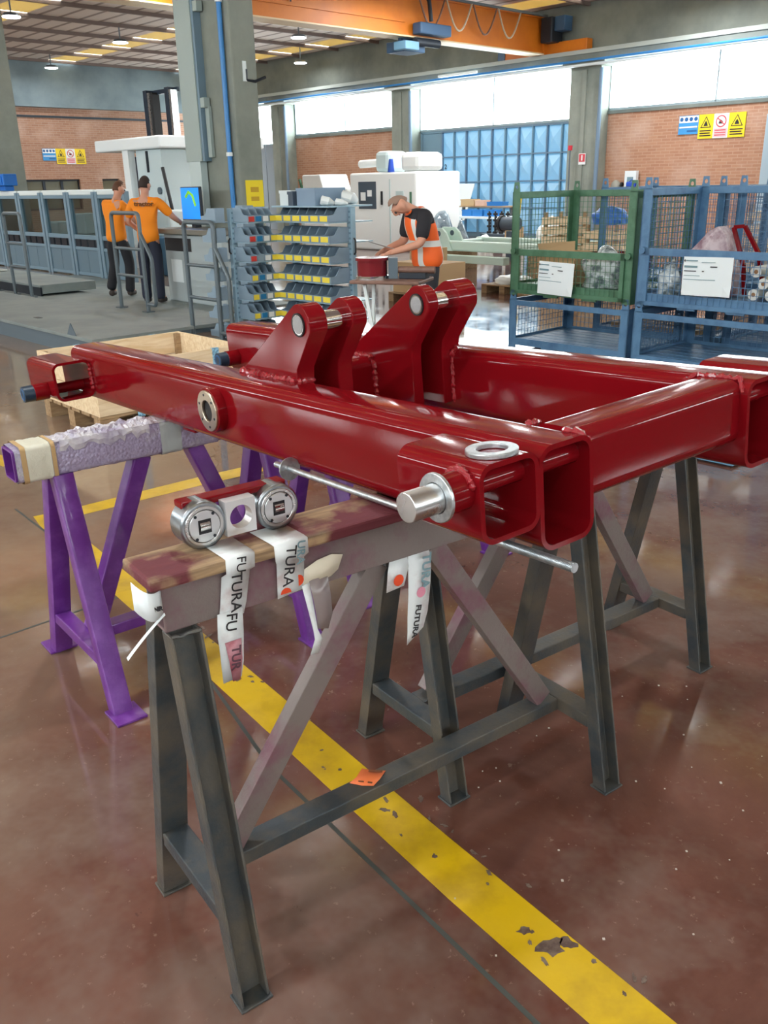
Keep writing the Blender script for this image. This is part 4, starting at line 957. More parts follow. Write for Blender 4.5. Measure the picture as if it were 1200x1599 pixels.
# low blue skid on the floor under the far corner of the frame
sk = thing('steel_skid', 'low light blue steel skid on the floor beyond the grey trestle', 'skid', (1.62, 5.32, 0), WANG)
MB().box(0, 0.62, 0, 0.4, 0.012, 0.085).build('tray', pbr('light_blue_paint', C(112, 164, 196), 0.4), sk, bevel=0.004); MB().box(0.03, 0.59, 0.03, 0.37, 0.0, 0.012).build('runner', darkm, sk)
# ------------------------------------------------------------------ machine bay at the left
def hbox(name, label, cat, s, d, z=0.0, group=None): return thing(name, label, cat, HALL(s, d, z), WANG, group)
bedm = pbr('machine_bed', C(134, 144, 142), 0.55, var=(1.5, C(112, 124, 124), 0.4, 0.7)); bed_side = pbr('machine_bed_side', C(88, 104, 114), 0.5)
bed = hbox('machine_bed', 'long low grey machine bed running behind the crate', 'machine bed', 8.35, 3.9)
MB().box(-13, 0, 0, 1.18, 0.165, 0.20).build('top_plate', bedm, bed, bevel=0.004); MB().box(-12.98, -0.02, 0.03, 1.15, 0.0, 0.165).build('side', bed_side, bed)
MB().box(-12.9, 0, 1.2, 1.28, 0.0, 0.06).build('cable_gap', black, bed)
for x in (-5.6, -4.6, -2.1): MB().box(x, x + 0.12, 0.3, 0.36, 0.2, 0.203).build('inset', darkm, bed)
MB().add([(-0.55, 0.0, 0.2), (-0.35, 0.0, 0.2), (-0.45, 0.0, 0.32)], [(0, 1, 2)]).build('gusset', bed_side, bed, fix=False, solid=0.01)
wk = hbox('walkway_plate', 'grey walkway plate where the two orange-shirted workers stand', 'walkway', 9.0, 5.22)
MB().box(-9, 0, 0, 1.1, 0.05, 0.09).build('tread', bedm, wk, bevel=0.004); MB().box(-8.98, -0.02, 0.02, 1.05, 0.0, 0.05).build('kerb', bed_side, wk)
wk2 = hbox('walkway_plate', 'pale floor plate behind the workers in front of the glazed guards', 'walkway', 10.2, 6.36); MB().box(-7, 0, 0, 1.55, 0.0, 0.02).build('tread', bedm, wk2)
lid = hbox('cover_lid', 'raised dark edged steel lid in front of the glazed guards', 'lid', 13.5, 5.6, 0.09); MB().box(-3.5, 0, 0, 0.9, 0.03, 0.16).build('plate', bedm, lid, bevel=0.004); MB().box(-3.5, 0.01, -0.01, 0.02, 0.0, 0.13).build('dark_edge', darkm, lid)
sheetw = hbox('metal_sheet', 'bright metal sheet lying on the lid at the left edge', 'sheet', 17.4, 5.7, 0.26); MB().box(-1.5, 0.9, 0, 0.6, 0, 0.02).build('sheet', pbr('bright_sheet', C(220, 226, 224), 0.3, 0.3), sheetw)
# handrails
railm = pbr('rail_paint', C(98, 110, 116), 0.4, 0.3)
def arc(pts, r=0.07, n=5):
    out = [Vector(pts[0])]
    for a, b, c in zip(pts[:-2], pts[1:-1], pts[2:]):
        a, b, c = Vector(a), Vector(b), Vector(c); p = b + (a - b).normalized() * r; q = b + (c - b).normalized() * r
        for i in range(n + 1):
            t = i / n; out.append(p * (1 - t) ** 2 + b * 2 * t * (1 - t) + q * t ** 2)
    out.append(Vector(pts[-1])); return out
def handrail(label, s, d, z, w_, h, slope=True, sc=1.0):
    t = hbox('handrail', label, 'handrail', s, d, z, 'tubular handrails along the machine bed')
    MB().path(arc([(0, 0, 0), (0, 0, h), (w_, 0, h), (w_, 0, 0)]), 0.026, 10).build('hoop', railm, t, smooth=True)
    for zz in (0.36 * h, 0.64 * h): MB().cyl((0, 0, zz), (w_, 0, zz), 0.02, 10).build('mid_rail', railm, t, smooth=True)
    if slope: MB().path(arc([(w_, 0, h * 0.80), (w_ + 0.22, 0, h * 0.56), (w_ + 0.22, 0, 0.10), (w_, 0, 0.10)], 0.05), 0.024, 10).build('sloped_rail', railm, t, smooth=True)
    for x in (0, w_): MB().box(x - 0.06, x + 0.06, -0.06, 0.06, 0, 0.012).build('foot_plate', railm, t)
    return t
handrail('grey tubular handrail in front of the two orange-shirted workers', 11.25, 5.75, 0.09, 0.72, 1.22)
handrail('grey tubular handrail beside the short picking rack', 8.82, 5.35, 0.0, 0.58, 1.25)
handrail('grey tubular handrail at the far left, nearer one', 14.1, 5.45, 0.09, 0.62, 1.2, False); handrail('grey tubular handrail at the far left, beyond the nearer one', 15.6, 5.5, 0.09, 0.7, 1.25, False)
# glazed machine guards
gframe = pbr('guard_paint', C(120, 146, 162), 0.45); tint = glass_material(); tint.name = 'guard_pane'
tint.node_tree.nodes['Transparent BSDF'].inputs[0].default_value = C(186, 204, 206); tint.node_tree.nodes['Mix Shader'].inputs[0].default_value = 0.14
gtop = pbr('white_edge', C(226, 236, 236), 0.35)
for i in range(7):
    s = 23.2 - i * 1.18
    g = hbox('machine_guard', 'glazed blue grey machine guard, %s from the left in the row' % ['first', 'second', 'third', 'fourth', 'fifth', 'sixth', 'seventh'][i], 'machine guard', s, 8.0, 0.0, 'glazed machine guards')
    MB().box(0, 0.10, -0.05, 0.05, 0, 1.56).box(1.04, 1.14, -0.05, 0.05, 0, 1.56).box(0.1, 1.04, -0.04, 0.04, 1.44, 1.5).box(0.1, 1.04, -0.04, 0.04, 0.70, 0.78).box(0.1, 1.04, -0.04, 0.04, 0.50, 0.56).box(0.1, 1.04, -0.04, 0.04, 0.02, 0.08).build('frame', gframe, g, bevel=0.008)
    MB().box(0.1, 1.04, -0.006, 0.006, 0.78, 1.44).build('pane', tint, g)
    MB().box(0.02, 1.12, -0.035, 0.035, 1.5, 1.6).build('top_edge', gtop, g, bevel=0.02)  # clear edge; the white it reflects is put in as solid colour
    for x0, x1 in ((0.1, 0.28), (0.36, 0.58), (0.66, 0.88), (0.94, 1.04)): MB().box(x0 - 0.001, x1, -0.02, 0.02, 0.56, 0.70).build('vent_hole', darkm, g)
    for x0, x1 in ((0.1, 0.565), (0.575, 1.04)): MB().box(x0, x1, -0.02, 0.02, 0.08, 0.50).build('lower_panel', pbr('guard_panel', C(104, 128, 142), 0.5) if 'guard_panel' not in MATS else MATS['guard_panel'], g)
# machinery seen dimly through the guards
for i, (s, d, w_, h_, mt) in enumerate(((22.0, 9.2, 1.6, 0.9, 'steel rack'), (20.3, 9.2, 1.2, 1.1, 'grey cabinet'), (16.2, 9.0, 1.0, 1.2, 'blue cabinet'))):
    o = hbox('machine_block', '%s standing behind the glazed machine guards' % ('low grey machine block', 'taller grey machine block', 'slim blue machine block')[i], 'machine', s, d)
    MB().box(0, w_, 0, 0.8, 0, h_ * 0.6).build('base', pbr('machine_grey%d' % i, (C(130, 140, 140), C(150, 158, 158), C(80, 120, 150))[i], 0.5), o, bevel=0.02); MB().box(w_ * 0.2, w_ * 0.7, 0.1, 0.6, h_ * 0.6, h_).build('head', gtop, o, bevel=0.03)
# blue box on the guards, switch plates on the far left column
bb = hbox('blue_drive_box', 'bright blue drive box on top of the guards at the left edge', 'drive box', 20.6, 7.85, 1.605); MB().box(-0.1, 0.62, 0, 0.3, 0.1, 0.34).box(0.12, 0.52, 0.05, 0.25, 0, 0.1).build('housing', pbr('bright_blue', C(20, 110, 200), 0.45), bb, bevel=0.02)
for k in range(5): MB().box(-0.06 + k * 0.14, -0.02 + k * 0.14, -0.012, 0, 0.14, 0.30).build('fin', MATS['bright_blue'], bb)
# left column with switch boxes
lc = struct(MB().box(-0.5, 0.42, -0.35, 0.35, 0, 5.9).build('trim_8', concrete)); place(lc, HALL(21.8, 8.58), WANG)
swb = hbox('switch_box', 'cream switch box with a plug socket on the left column', 'switch box', 21.55, 8.22, 1.72); MB().box(0, 0.22, -0.08, 0, 0, 0.34).build('box', pbr('cream_plastic', C(206, 206, 176), 0.5), swb, bevel=0.01); MB().box(0.06, 0.16, -0.085, -0.08, 0.1, 0.2).build('socket', darkm, swb)
swb = hbox('switch_box', 'smaller cream switch box beside the first on the left column', 'switch box', 21.28, 8.22, 1.78); MB().box(0, 0.2, -0.08, 0, 0, 0.2).build('box', MATS['cream_plastic'], swb, bevel=0.01); MB().box(0.07, 0.13, -0.085, -0.08, 0.08, 0.12).build('socket', darkm, swb)
# near column with cable duct, blue pipe and notice
CS, CD = 11.45, 7.8
col = MB(); col.box(-0.5, 0.5, -0.17, 0.24, 0, 5.9); col = struct(col.build('trim_9', concrete, None, bevel=0.03)); place(col, HALL(CS, CD), WANG)
dm = pbr('duct_grey', C(164, 180, 176), 0.5)
dc = hbox('cable_duct', 'tall grey cable duct fixed to the near column', 'cable duct', 12.06, 7.63, 1.95); MB().box(-0.03, 0.38, -0.14, 0, 0, 3.95).build('trunking', dm, dc, bevel=0.006); MB().box(0.38, 0.43, -0.12, 0, 0.0, 3.95).build('cover_edge', MATS['guard_paint'], dc)
for z in (0.7, 1.9): MB().box(0.43, 0.53, -0.12, -0.02, z, z + 0.13).build('junction_box', dm, dc, bevel=0.008)
MB().box(0.02, 0.32, -0.13, -0.02, -1.3, 0).build('lower_channel', pbr('pale_channel', C(196, 214, 214), 0.4), dc)
MB().box(0.45, 0.54, -0.06, -0.01, 0.05, 0.72).build('side_channel', dm, dc)
bp_ = hbox('air_pipe', 'blue compressed air pipe running up the near column', 'pipe', 11.1, 7.585, 0.0); MB().cyl((0, 0, 0.3), (0, 0, 5.85), 0.035, 12).build('pipe', pbr('pipe_blue', C(52, 134, 204), 0.35), bp_, smooth=True)
for z in (2.0, 3.9): MB().cyl((0, 0, z), (0, 0, z + 0.05), 0.05, 12).build('clip', gtop, bp_, smooth=True)
no = hbox('notice', 'yellow notice sheet on the near column above the rack', 'notice', 10.949, 7.66, 1.32); 
MB().box(0.0, 0.006, 0.05, 0.35, 0, 0.36).build('sheet', pbr('yellow_sheet', C(246, 222, 30), 0.6), no); MB().box(0.006, 0.008, 0.13, 0.27, 0.2, 0.27).box(0.006, 0.008, 0.13, 0.27, 0.08, 0.14).build('print', pbr('notice_print', C(200, 160, 20), 0.6), no)
hk = hbox('wall_hook', 'dark steel hook bracket on the near column', 'hook', 10.949, 7.85, 2.95); MB().path([(0, 0, 0.15), (0.0, 0, 0.02), (0.06, 0.1, 0.0), (0.1, 0.25, 0.06)], 0.02, 8).build('hook', darkm, hk, smooth=True); MB().box(0, 0.012, -0.06, 0.0, 0.0, 0.25).build('plate', gtop, hk)
# operator console
co = hbox('operator_console', 'pale grey operator console at the right-hand worker', 'console', 11.25, 6.93)
MB().box(-0.75, 0.75, 0, 0.56, 0.02, 0.98).build('cabinet', pbr('console_grey', C(176, 188, 190), 0.5), co, bevel=0.015); MB().box(-0.85, 0.80, -0.12, 0.57, 0.98, 1.05).build('worktop', pbr('console_top', C(120, 118, 108), 0.5), co, bevel=0.01)
MB().box(-0.6, -0.3, -0.004, 0, 0.3, 0.62).build('sticker', paper, co); MB().box(-0.72, -0.02, -0.006, 0.0, 0.74, 0.92).build('drawer_gap', black, co)
mo = hbox('monitor', 'blue screened monitor with a green curve on the console', 'monitor', 11.62, 7.2, 1.05); MB().box(-0.25, 0.25, 0, 0.05, 0.10, 0.56).build('bezel', darkm, mo, bevel=0.01); MB().box(-0.235, 0.235, -0.003, 0, 0.12, 0.545).build('screen', pbr('screen_blue', C(20, 130, 230), 0.3, emit=(C(20, 130, 230), 0.7)), mo); MB().box(-0.05, 0.05, 0.02, 0.12, 0.0, 0.1).build('stand', darkm, mo)
MB().path([(-0.10, -0.004, 0.42), (-0.02, -0.004, 0.49), (0.08, -0.004, 0.44), (0.14, -0.004, 0.30)], 0.022, 6).build('curve', pbr('screen_green', C(120, 190, 40), 0.3, emit=(C(130, 190, 40), 0.5)), mo)
# white machine cabin with canopy, fork truck mast behind
cabm = pbr('cabin_white', C(206, 222, 224), 0.45); canm = pbr('canopy_white', C(238, 244, 244), 0.4)
cb = hbox('machine_cabin', 'white machine cabin with a thick flat canopy behind the workers', 'machine cabin', 18.95, 9.5)
MB().box(1.45, 2.45, 0.15, 1.95, 0, 2.33).build('cabin', cabm, cb, bevel=0.02); MB().box(0.0, 2.68, 0.0, 2.5, 2.33, 2.56).build('canopy', canm, cb, bevel=0.03); MB().box(1.08, 1.32, 0.05, 0.2, 0, 2.33).build('front_post', canm, cb); MB().box(1.9, 1.95, 0.12, 0.15, 1.9, 2.3).build('slot', darkm, cb)
MB().cyl((2.3, 0.12, 1.55), (2.3, 0.15, 1.55), 0.07, 14).build('port', bed_side, cb, smooth=True)
MB().cyl((2.85, 0.1, 0.9), (2.55, 0.1, 1.98), 0.035, 8).build('whip', black, cb, smooth=True)
fk = hbox('lift_mast', 'dark twin column lift mast of a fork truck behind the white canopy', 'lift mast', 21.44, 12.2)
for x in (0.0, 1.02): MB().box(x, x + 0.16, 0, 0.25, 0, 3.86).build('column', pbr('mast_navy', C(30, 48, 66), 0.4) if x == 0 else MATS['mast_navy'], fk, bevel=0.01)
for x in (0.16, 1.18): MB().box(x, x + 0.1, 0.02, 0.2, 0.3, 3.80).build('rail', steel, fk)
for x in (0.26,): MB().box(x, x + 0.1, 0.05, 0.25, 0.3, 3.8).build('inner_column', black, fk)
for z in (0.7, 1.5, 3.76): MB().box(0.0, 1.3, 0.2, 0.25, z, z + 0.10).build('cross_member', MATS['mast_navy'], fk)
MB().box(-0.35, 0.0, -0.3, 0.2, 1.6, 2.35).build('carriage', MATS['mast_navy'], fk, bevel=0.02); MB().box(-0.1, 1.3, -0.3, 0.0, 1.6, 1.9).build('fork_carriage', black, fk)
MB().path([(0.35, -0.4, 0), (0.35, -0.4, 1.3), (0.55, -0.4, 1.5), (1.2, -0.4, 1.5), (1.3, -0.4, 1.3)], 0.07, 8).build('overhead_guard', bed_side, fk, smooth=True)
# bright loading doorway in the back wall corner
# ------------------------------------------------------------------ people
skin = pbr('skin', C(206, 150, 124), 0.55); hair_d = pbr('dark_hair', C(48, 34, 28), 0.7); hair_b = pbr('brown_hair', C(92, 60, 40), 0.7); hair_g = pbr('cropped_hair', C(150, 122, 106), 0.75)
shirt_o = pbr('orange_shirt', C(248, 142, 14), 0.75, bump=(14, 0.25)); trou = pbr('navy_trousers', C(34, 40, 58), 0.8, bump=(14, 0.3)); shoe = pbr('work_shoe', C(60, 52, 48), 0.7); vest_m = pbr('hi_vis_vest', C(252, 108, 36), 0.6, bump=(14, 0.2)); refl = pbr('reflective_band', C(222, 226, 222), 0.35); tee_k = pbr('black_tee', C(34, 34, 40), 0.8); trou_g = pbr('dark_work_trousers', C(48, 50, 56), 0.8, bump=(14, 0.3))
def banded(m):
    nt = m.node_tree; N = nt.nodes; L = nt.links; b = N['Principled BSDF']; tc = N.new('ShaderNodeTexCoord'); sx = N.new('ShaderNodeSeparateXYZ'); L.new(tc.outputs['Object'], sx.inputs[0])
    def mth(op, a, v):
        n = N.new('ShaderNodeMath'); n.operation = op; L.new(a, n.inputs[0])
        if isinstance(v, float): n.inputs[1].default_value = v
        else: L.new(v, n.inputs[1])
        return n.outputs[0]
    hz = mth('LESS_THAN', mth('ABSOLUTE', mth('SUBTRACT', sx.outputs['Z'], 1.06), 0.0), 0.028)
    vx = mth('LESS_THAN', mth('ABSOLUTE', mth('SUBTRACT', mth('ABSOLUTE', sx.outputs['X'], 0.0), 0.10), 0.0), 0.026)
    k = mth('MAXIMUM', hz, vx); mx = N.new('ShaderNodeMix'); mx.data_type = 'RGBA'; L.new(k, mx.inputs['Factor'])
    mx.inputs['A'].default_value = b.inputs['Base Color'].default_value; mx.inputs['B'].default_value = C(222, 226, 222); L.new(mx.outputs['Result'], b.inputs['Base Color'])
banded(vest_m)
def skinned(name, V, E, mat, parent, sub=2, root=0):
    me = bpy.data.meshes.new(name); me.from_pydata([v[0] for v in V], E, []); me.materials.append(mat)
    o = bpy.data.objects.new(name, me); COL.objects.link(o); o.parent = parent
    md = o.modifiers.new('skin', 'SKIN'); md.use_smooth_shade = True; md.branch_smoothing = 0.4
    sv = me.skin_vertices[0].data if me.skin_vertices else None
    if sv is None:
        bm = bmesh.new(); bm.from_mesh(me); bm.verts.layers.skin.verify(); bm.to_mesh(me); bm.free(); sv = me.skin_vertices[0].data
    for i, v in enumerate(V):
        r = v[1]; sv[i].radius = r if isinstance(r, tuple) else (r, r); sv[i].use_root = (i == root)
    s = o.modifiers.new('smooth', 'SUBSURF'); s.levels = sub; s.render_levels = sub
    return o
def chain(V, E, pts, start=None):
    prev = start
    for p in pts:
        V.append(p); i = len(V) - 1
        if prev is not None: E.append((prev, i))
        prev = i
    return prev
def add_hand(V, E, wrist, direc, side, r=0.017):
    d = Vector(direc).normalized(); s = Vector(side).normalized(); w = Vector(V[wrist][0])
    V.append((tuple(w + d * 0.05), (0.030, 0.018))); palm = len(V) - 1; E.append((wrist, palm))
    for k, (off, ln) in enumerate(((-0.028, 0.062), (-0.010, 0.078), (0.010, 0.072), (0.027, 0.056))):
        b = w + d * 0.085 + s * off; n = d.cross(s) * 0.02
        chain(V, E, [(tuple(b), 0.0095), (tuple(b + d * ln * 0.5 + n * 0.5), 0.0085), (tuple(b + d * ln + n * 1.6), 0.0075)], palm)
    b = w + d * 0.03 - s * 0.036; chain(V, E, [(tuple(b), 0.011), (tuple(b + d * 0.03 - s * 0.014), 0.0095), (tuple(b + d * 0.055 - s * 0.012), 0.008)], palm)
def person(label, loc, rz, J, mats, hairmat, hair_style, vest=False, group=None):
    t = thing('person', label, 'person', loc, rz, group)
    V = []; E = []
    pel = chain(V, E, [(J['pelvis'], 0.12)])
    neck = chain(V, E, [(J['waist'], (0.125, 0.10)), (J['chest'], (0.15, 0.11)), (J['neck'], 0.058)], pel)
    che = 2
    hd = J['head']; hv = Vector(hd); up = (hv - Vector(J['neck'])).normalized(); fw = Vector(J['face']).normalized(); sd_ = fw.cross(up).normalized()
    h0 = chain(V, E, [(tuple(hv - up * 0.075 + fw * 0.01), 0.062), (tuple(hv), (0.082, 0.094)), (tuple(hv + up * 0.075), (0.074, 0.085))], neck)
    hc = h0 - 1
    chain(V, E, [(tuple(hv + fw * 0.112 - up * 0.01), 0.014)], hc)                          # nose
    for sg in (-1, 1): chain(V, E, [(tuple(hv + sd_ * sg * 0.092 - up * 0.005), 0.018)], hc)  # ears
    for sg in ('l', 'r'):
        wr_ = chain(V, E, [(J['sh_' + sg], 0.062), (J['el_' + sg], 0.045), (J['wr_' + sg], 0.031)], che)
        dv = Vector(J['wr_' + sg]) - Vector(J['el_' + sg]); add_hand(V, E, wr_, dv, Vector(J.get('hs_' + sg, (1, 0, 0))))
        chain(V, E, [(J['hip_' + sg], 0.085), (J['kn_' + sg], 0.062), (J['an_' + sg], 0.045), (J['to_' + sg], 0.04)], pel)
    body = skinned('body', V, E, mats['skin'], t)
    # eyes and mouth
    for sg in (-1, 1):
        c = hv + fw * 0.093 + sd_ * sg * 0.032 + up * 0.008
        MB().cyl(c - fw * 0.012, c, 0.011, 10).build('eye', ink, body)
    c = hv + fw * 0.09 - up * 0.045; MB().bar(c - sd_ * 0.022, c + sd_ * 0.022, 0.01, 0.008, up).build('mouth', pbr('lips', C(170, 96, 88), 0.6) if 'lips' not in MATS else MATS['lips'], body)
    # trousers
    V = []; E = []; pel = chain(V, E, [(tuple(Vector(J['pelvis']) + Vector((0, 0, 0.06))), (0.15, 0.125)), (tuple(Vector(J['pelvis']) - Vector((0, 0, 0.04))), (0.14, 0.125))])
    for sg in ('l', 'r'):
        k = Vector(J['kn_' + sg]); a = Vector(J['an_' + sg]); chain(V, E, [(J['hip_' + sg], 0.102), (tuple(k), 0.083), (tuple(k.lerp(a, 0.6)), 0.076), (tuple(k.lerp(a, 1.12)), 0.078)], pel)
    skinned('trousers', V, E, mats['trousers'], t)
    # shirt with sleeves
    V = []; E = []; wv = Vector(J['pelvis']) + Vector((0, 0, 0.0))
    chn = chain(V, E, [(tuple(wv - Vector((0, 0, 0.13))), (0.172, 0.142)), (tuple(wv), (0.172, 0.142)), (J['waist'], (0.162, 0.132)), (J['chest'], (0.172, 0.132)), (tuple(Vector(J['neck']) - Vector((0, 0, 0.035))), 0.078)])
    for sg in ('l', 'r'):
        s_ = Vector(J['sh_' + sg]); e_ = Vector(J['el_' + sg]); chain(V, E, [(tuple(s_), 0.084), (tuple(s_.lerp(e_, 0.55)), 0.072), (tuple(s_.lerp(e_, 0.9)), 0.066)], 3)
    shirt = skinned('shirt', V, E, mats['shirt'], t)
    if vest:
        V = []; E = []; chain(V, E, [(tuple(wv - Vector((0, 0, 0.17))), (0.19, 0.165)), (tuple(wv), (0.19, 0.165)), (J['waist'], (0.182, 0.155)), (J['chest'], (0.195, 0.158)), (tuple(Vector(J['neck']) - Vector((0, 0.01, 0.03))), 0.10)])
        for sg in ('l', 'r'): chain(V, E, [(tuple(Vector(J['chest']).lerp(Vector(J['sh_' + sg]), 0.86) + Vector((0, 0, 0.012))), 0.098)], 3)
        vs = skinned('vest', V, E, vest_m, t)
        J['_vest'] = vs
    # shoes
    for sg in ('l', 'r'):
        a = Vector(J['an_' + sg]); q = Vector(J['to_' + sg]); h = (a - q) * 0.35 + a
        V = []; E = []; chain(V, E, [((h.x, h.y, q.z + 0.01), 0.048), ((a.x, a.y, q.z + 0.012), 0.055), ((q.x, q.y, q.z), (0.05, 0.042))]); skinned('shoe', V, E, shoe, t, 1)
    # hair cap
    me = bpy.data.meshes.new('hair'); bm = bmesh.new(); bmesh.ops.create_uvsphere(bm, u_segments=20, v_segments=14, radius=1.0)
    kill = []
    for v in bm.verts:
        p = Vector(v.co); front = p.y; 
        if p.z < hair_style - (0.55 if front < -0.1 else 0.0) or (front > 0.3 and p.z < 0.66): kill.append(v)
    bmesh.ops.delete(bm, geom=kill, context='VERTS')
    Mh = Matrix((sd_, fw, up)).transposed().to_4x4(); Mh.translation = hv + up * (0.018 if not vest else 0.004); hk_ = 0.93 if vest else 1.0
    for v in bm.verts:
        rr = random.Random(int(v.co.x * 977) + int(v.co.y * 733) * 3); k = 1 + rr.uniform(-0.02, 0.035); v.co = Mh @ Vector((v.co.x * 0.080 * hk_, v.co.y * 0.092 * hk_, v.co.z * 0.117 * hk_ * k))
    bm.to_mesh(me); bm.free(); link('hair', me, hairmat, t, smooth=True, solid=0.004)
    return t, shirt
# right-hand worker, back to the camera, leaning on the console with his right hand
FACE = R_(0)
J1 = dict(pelvis=(0, 0, 0.95), waist=(0, 0.0, 1.10), chest=(0, 0.015, 1.30), neck=(0, 0.02, 1.485), head=(0.01, 0.045, 1.615), face=(0.25, 1, -0.15), sh_l=(-0.18, 0.01, 1.41), el_l=(-0.29, 0.03, 1.15), wr_l=(-0.20, 0.2, 1.0), sh_r=(0.18, 0.01, 1.41), el_r=(0.36, 0.1, 1.19), wr_r=(0.40, 0.32, 1.10), hip_l=(-0.09, 0, 0.90), kn_l=(-0.11, 0.02, 0.50), an_l=(-0.10, -0.03, 0.09), to_l=(-0.12, 0.12, 0.045), hip_r=(0.09, 0, 0.90), kn_r=(0.10, 0.0, 0.50), an_r=(0.10, -0.03, 0.09), to_r=(0.13, 0.12, 0.045))
M1 = dict(skin=skin, shirt=shirt_o, trousers=trou)
p1, sh1 = person('person in an orange T-shirt with back lettering, leaning on the console', HALL(11.86, 6.60, 0.02), R_(-6), J1, M1, hair_d, -0.05, group='workers in orange T-shirts')
text('back_lettering', 'tractor', 0.085, pbr('shirt_print', C(120, 70, 24), 0.8), sh1, Matrix.Translation((0.03, -0.125, 1.375)) @ Matrix.Rotation(R_(84), 4, 'X'), 0.002, 0.008, sx=1.15)
J2 = dict(pelvis=(0, 0, 0.92), waist=(0.0, 0.02, 1.08), chest=(0.02, 0.04, 1.28), neck=(0.05, 0.06, 1.45), head=(0.08, 0.10, 1.575), face=(0.75, 0.8, -0.3), sh_l=(-0.14, 0.09, 1.38), el_l=(-0.10, 0.26, 1.14), wr_l=(0.12, 0.34, 1.05), sh_r=(0.16, -0.06, 1.38), el_r=(0.28, 0.06, 1.13), wr_r=(0.30, 0.28, 1.04), hip_l=(-0.09, 0.02, 0.87), kn_l=(-0.10, 0.05, 0.48), an_l=(-0.14, -0.1, 0.14), to_l=(-0.14, 0.03, 0.05), hip_r=(0.09, 0, 0.87), kn_r=(0.14, 0.06, 0.48), an_r=(0.12, 0.0, 0.09), to_r=(0.15, 0.15, 0.045))
p2, sh2 = person('person in an orange T-shirt at left, head turned to the other worker', HALL(13.05, 6.72, 0.02), R_(-4), J2, dict(skin=skin, shirt=shirt_o, trousers=pbr('black_trousers', C(28, 30, 36), 0.8, bump=(14, 0.3))), hair_b, -0.05, group='workers in orange T-shirts')
# worker in the hi-vis vest, bowed over papers at the round table
J3 = dict(pelvis=(0, 0, 0.96), waist=(0, 0.02, 1.08), chest=(0, 0.08, 1.24), neck=(0, 0.18, 1.38), head=(0, 0.285, 1.415), face=(0.05, 0.55, -0.84), sh_l=(-0.18, 0.11, 1.33), el_l=(-0.24, 0.18, 1.07), wr_l=(-0.12, 0.42, 1.0), sh_r=(0.18, 0.11, 1.33), el_r=(0.24, 0.14, 1.07), wr_r=(0.12, 0.40, 1.0), hip_l=(-0.09, 0, 0.90), kn_l=(-0.10, 0.05, 0.50), an_l=(-0.11, -0.02, 0.09), to_l=(-0.13, 0.13, 0.045), hip_r=(0.09, 0, 0.90), kn_r=(0.10, 0.03, 0.50), an_r=(0.11, -0.05, 0.09), to_r=(0.13, 0.10, 0.045))
p3, sh3 = person('person in an orange hi-vis vest and black T-shirt, bowed over papers', (0.47, 8.75, 0), R_(112), J3, dict(skin=skin, shirt=tee_k, trousers=trou_g), hair_g, 0.28, vest=True)
vs3 = J3['_vest']
pp = MB().sheet([[(-0.14, 0.40, 1.03), (0.12, 0.38, 1.03)], [(-0.13, 0.62, 1.10), (0.13, 0.60, 1.10)]]).build('paper_sheet', paper, None, fix=False, solid=0.002); place(pp, (0.47, 8.75, 0), R_(112)); tag(pp, 'white sheets of paper held by the bowed worker', 'paper')

# ------------------------------------------------------------------ round work table with red drum
rustm = pbr('brown_table', C(128, 96, 82), 0.5, var=(6, C(96, 70, 60), 0.4, 0.7))
rt = thing('work_table', 'small brown work table on steel legs in front of the bowed worker', 'table', (0.10, 7.75, 0), R_(-20))
MB().box(-0.30, 0.32, -0.22, 0.22, 0.805, 0.835).build('table_top', rustm, rt, bevel=0.008)
for a, b in (((0.22, 0, 0.805), (0.22, 0.0, 0)), ((-0.2, -0.12, 0.805), (-0.06, -0.12, 0)), ((-0.2, 0.12, 0.805), (-0.24, 0.14, 0))): MB().bar(a, b, 0.05 if a[0] > 0 else 0.03, 0.05 if a[0] > 0 else 0.03, (0, 1, 0)).build('leg', railm if a[0] > 0 else gtop, rt, bevel=0.003)
MB().box(-0.1, 0.3, -0.2, 0.2, 0.0, 0.012).build('base_plate', railm, rt)
dr = thing('red_drum', 'squat glossy red drum standing on the brown work table', 'drum', (-0.06, 7.80, 0.835), 0); MB().cyl((0, 0, 0.02), (0, 0, 0.16), 0.13, 28).build('body', pbr('dark_red_gloss', C(120, 22, 32), 0.2, coat=0.4), dr, smooth=True)
for z in (0.0, 0.15): MB().cyl((0, 0, z), (0, 0, z + 0.025), 0.145, 28).build('flange', chrome if z == 0 else MATS['dark_red_gloss'], dr, smooth=True)
MB().box(0.14, 0.22, -0.08, 0.06, 0.0, 0.17).build('plate', bed_side, dr)
tm_ = thing('tooling', 'dark steel tooling lying at the right end of the brown work table', 'tooling', (0.28, 7.72, 0.835), R_(-20)); MB().box(-0.1, 0.14, -0.06, 0.06, 0, 0.05).build('base', darkm, tm_, bevel=0.006); MB().cyl((-0.12, 0, 0.07), (0.2, 0.02, 0.07), 0.03, 12).build('spindle', rustm, tm_, smooth=True)
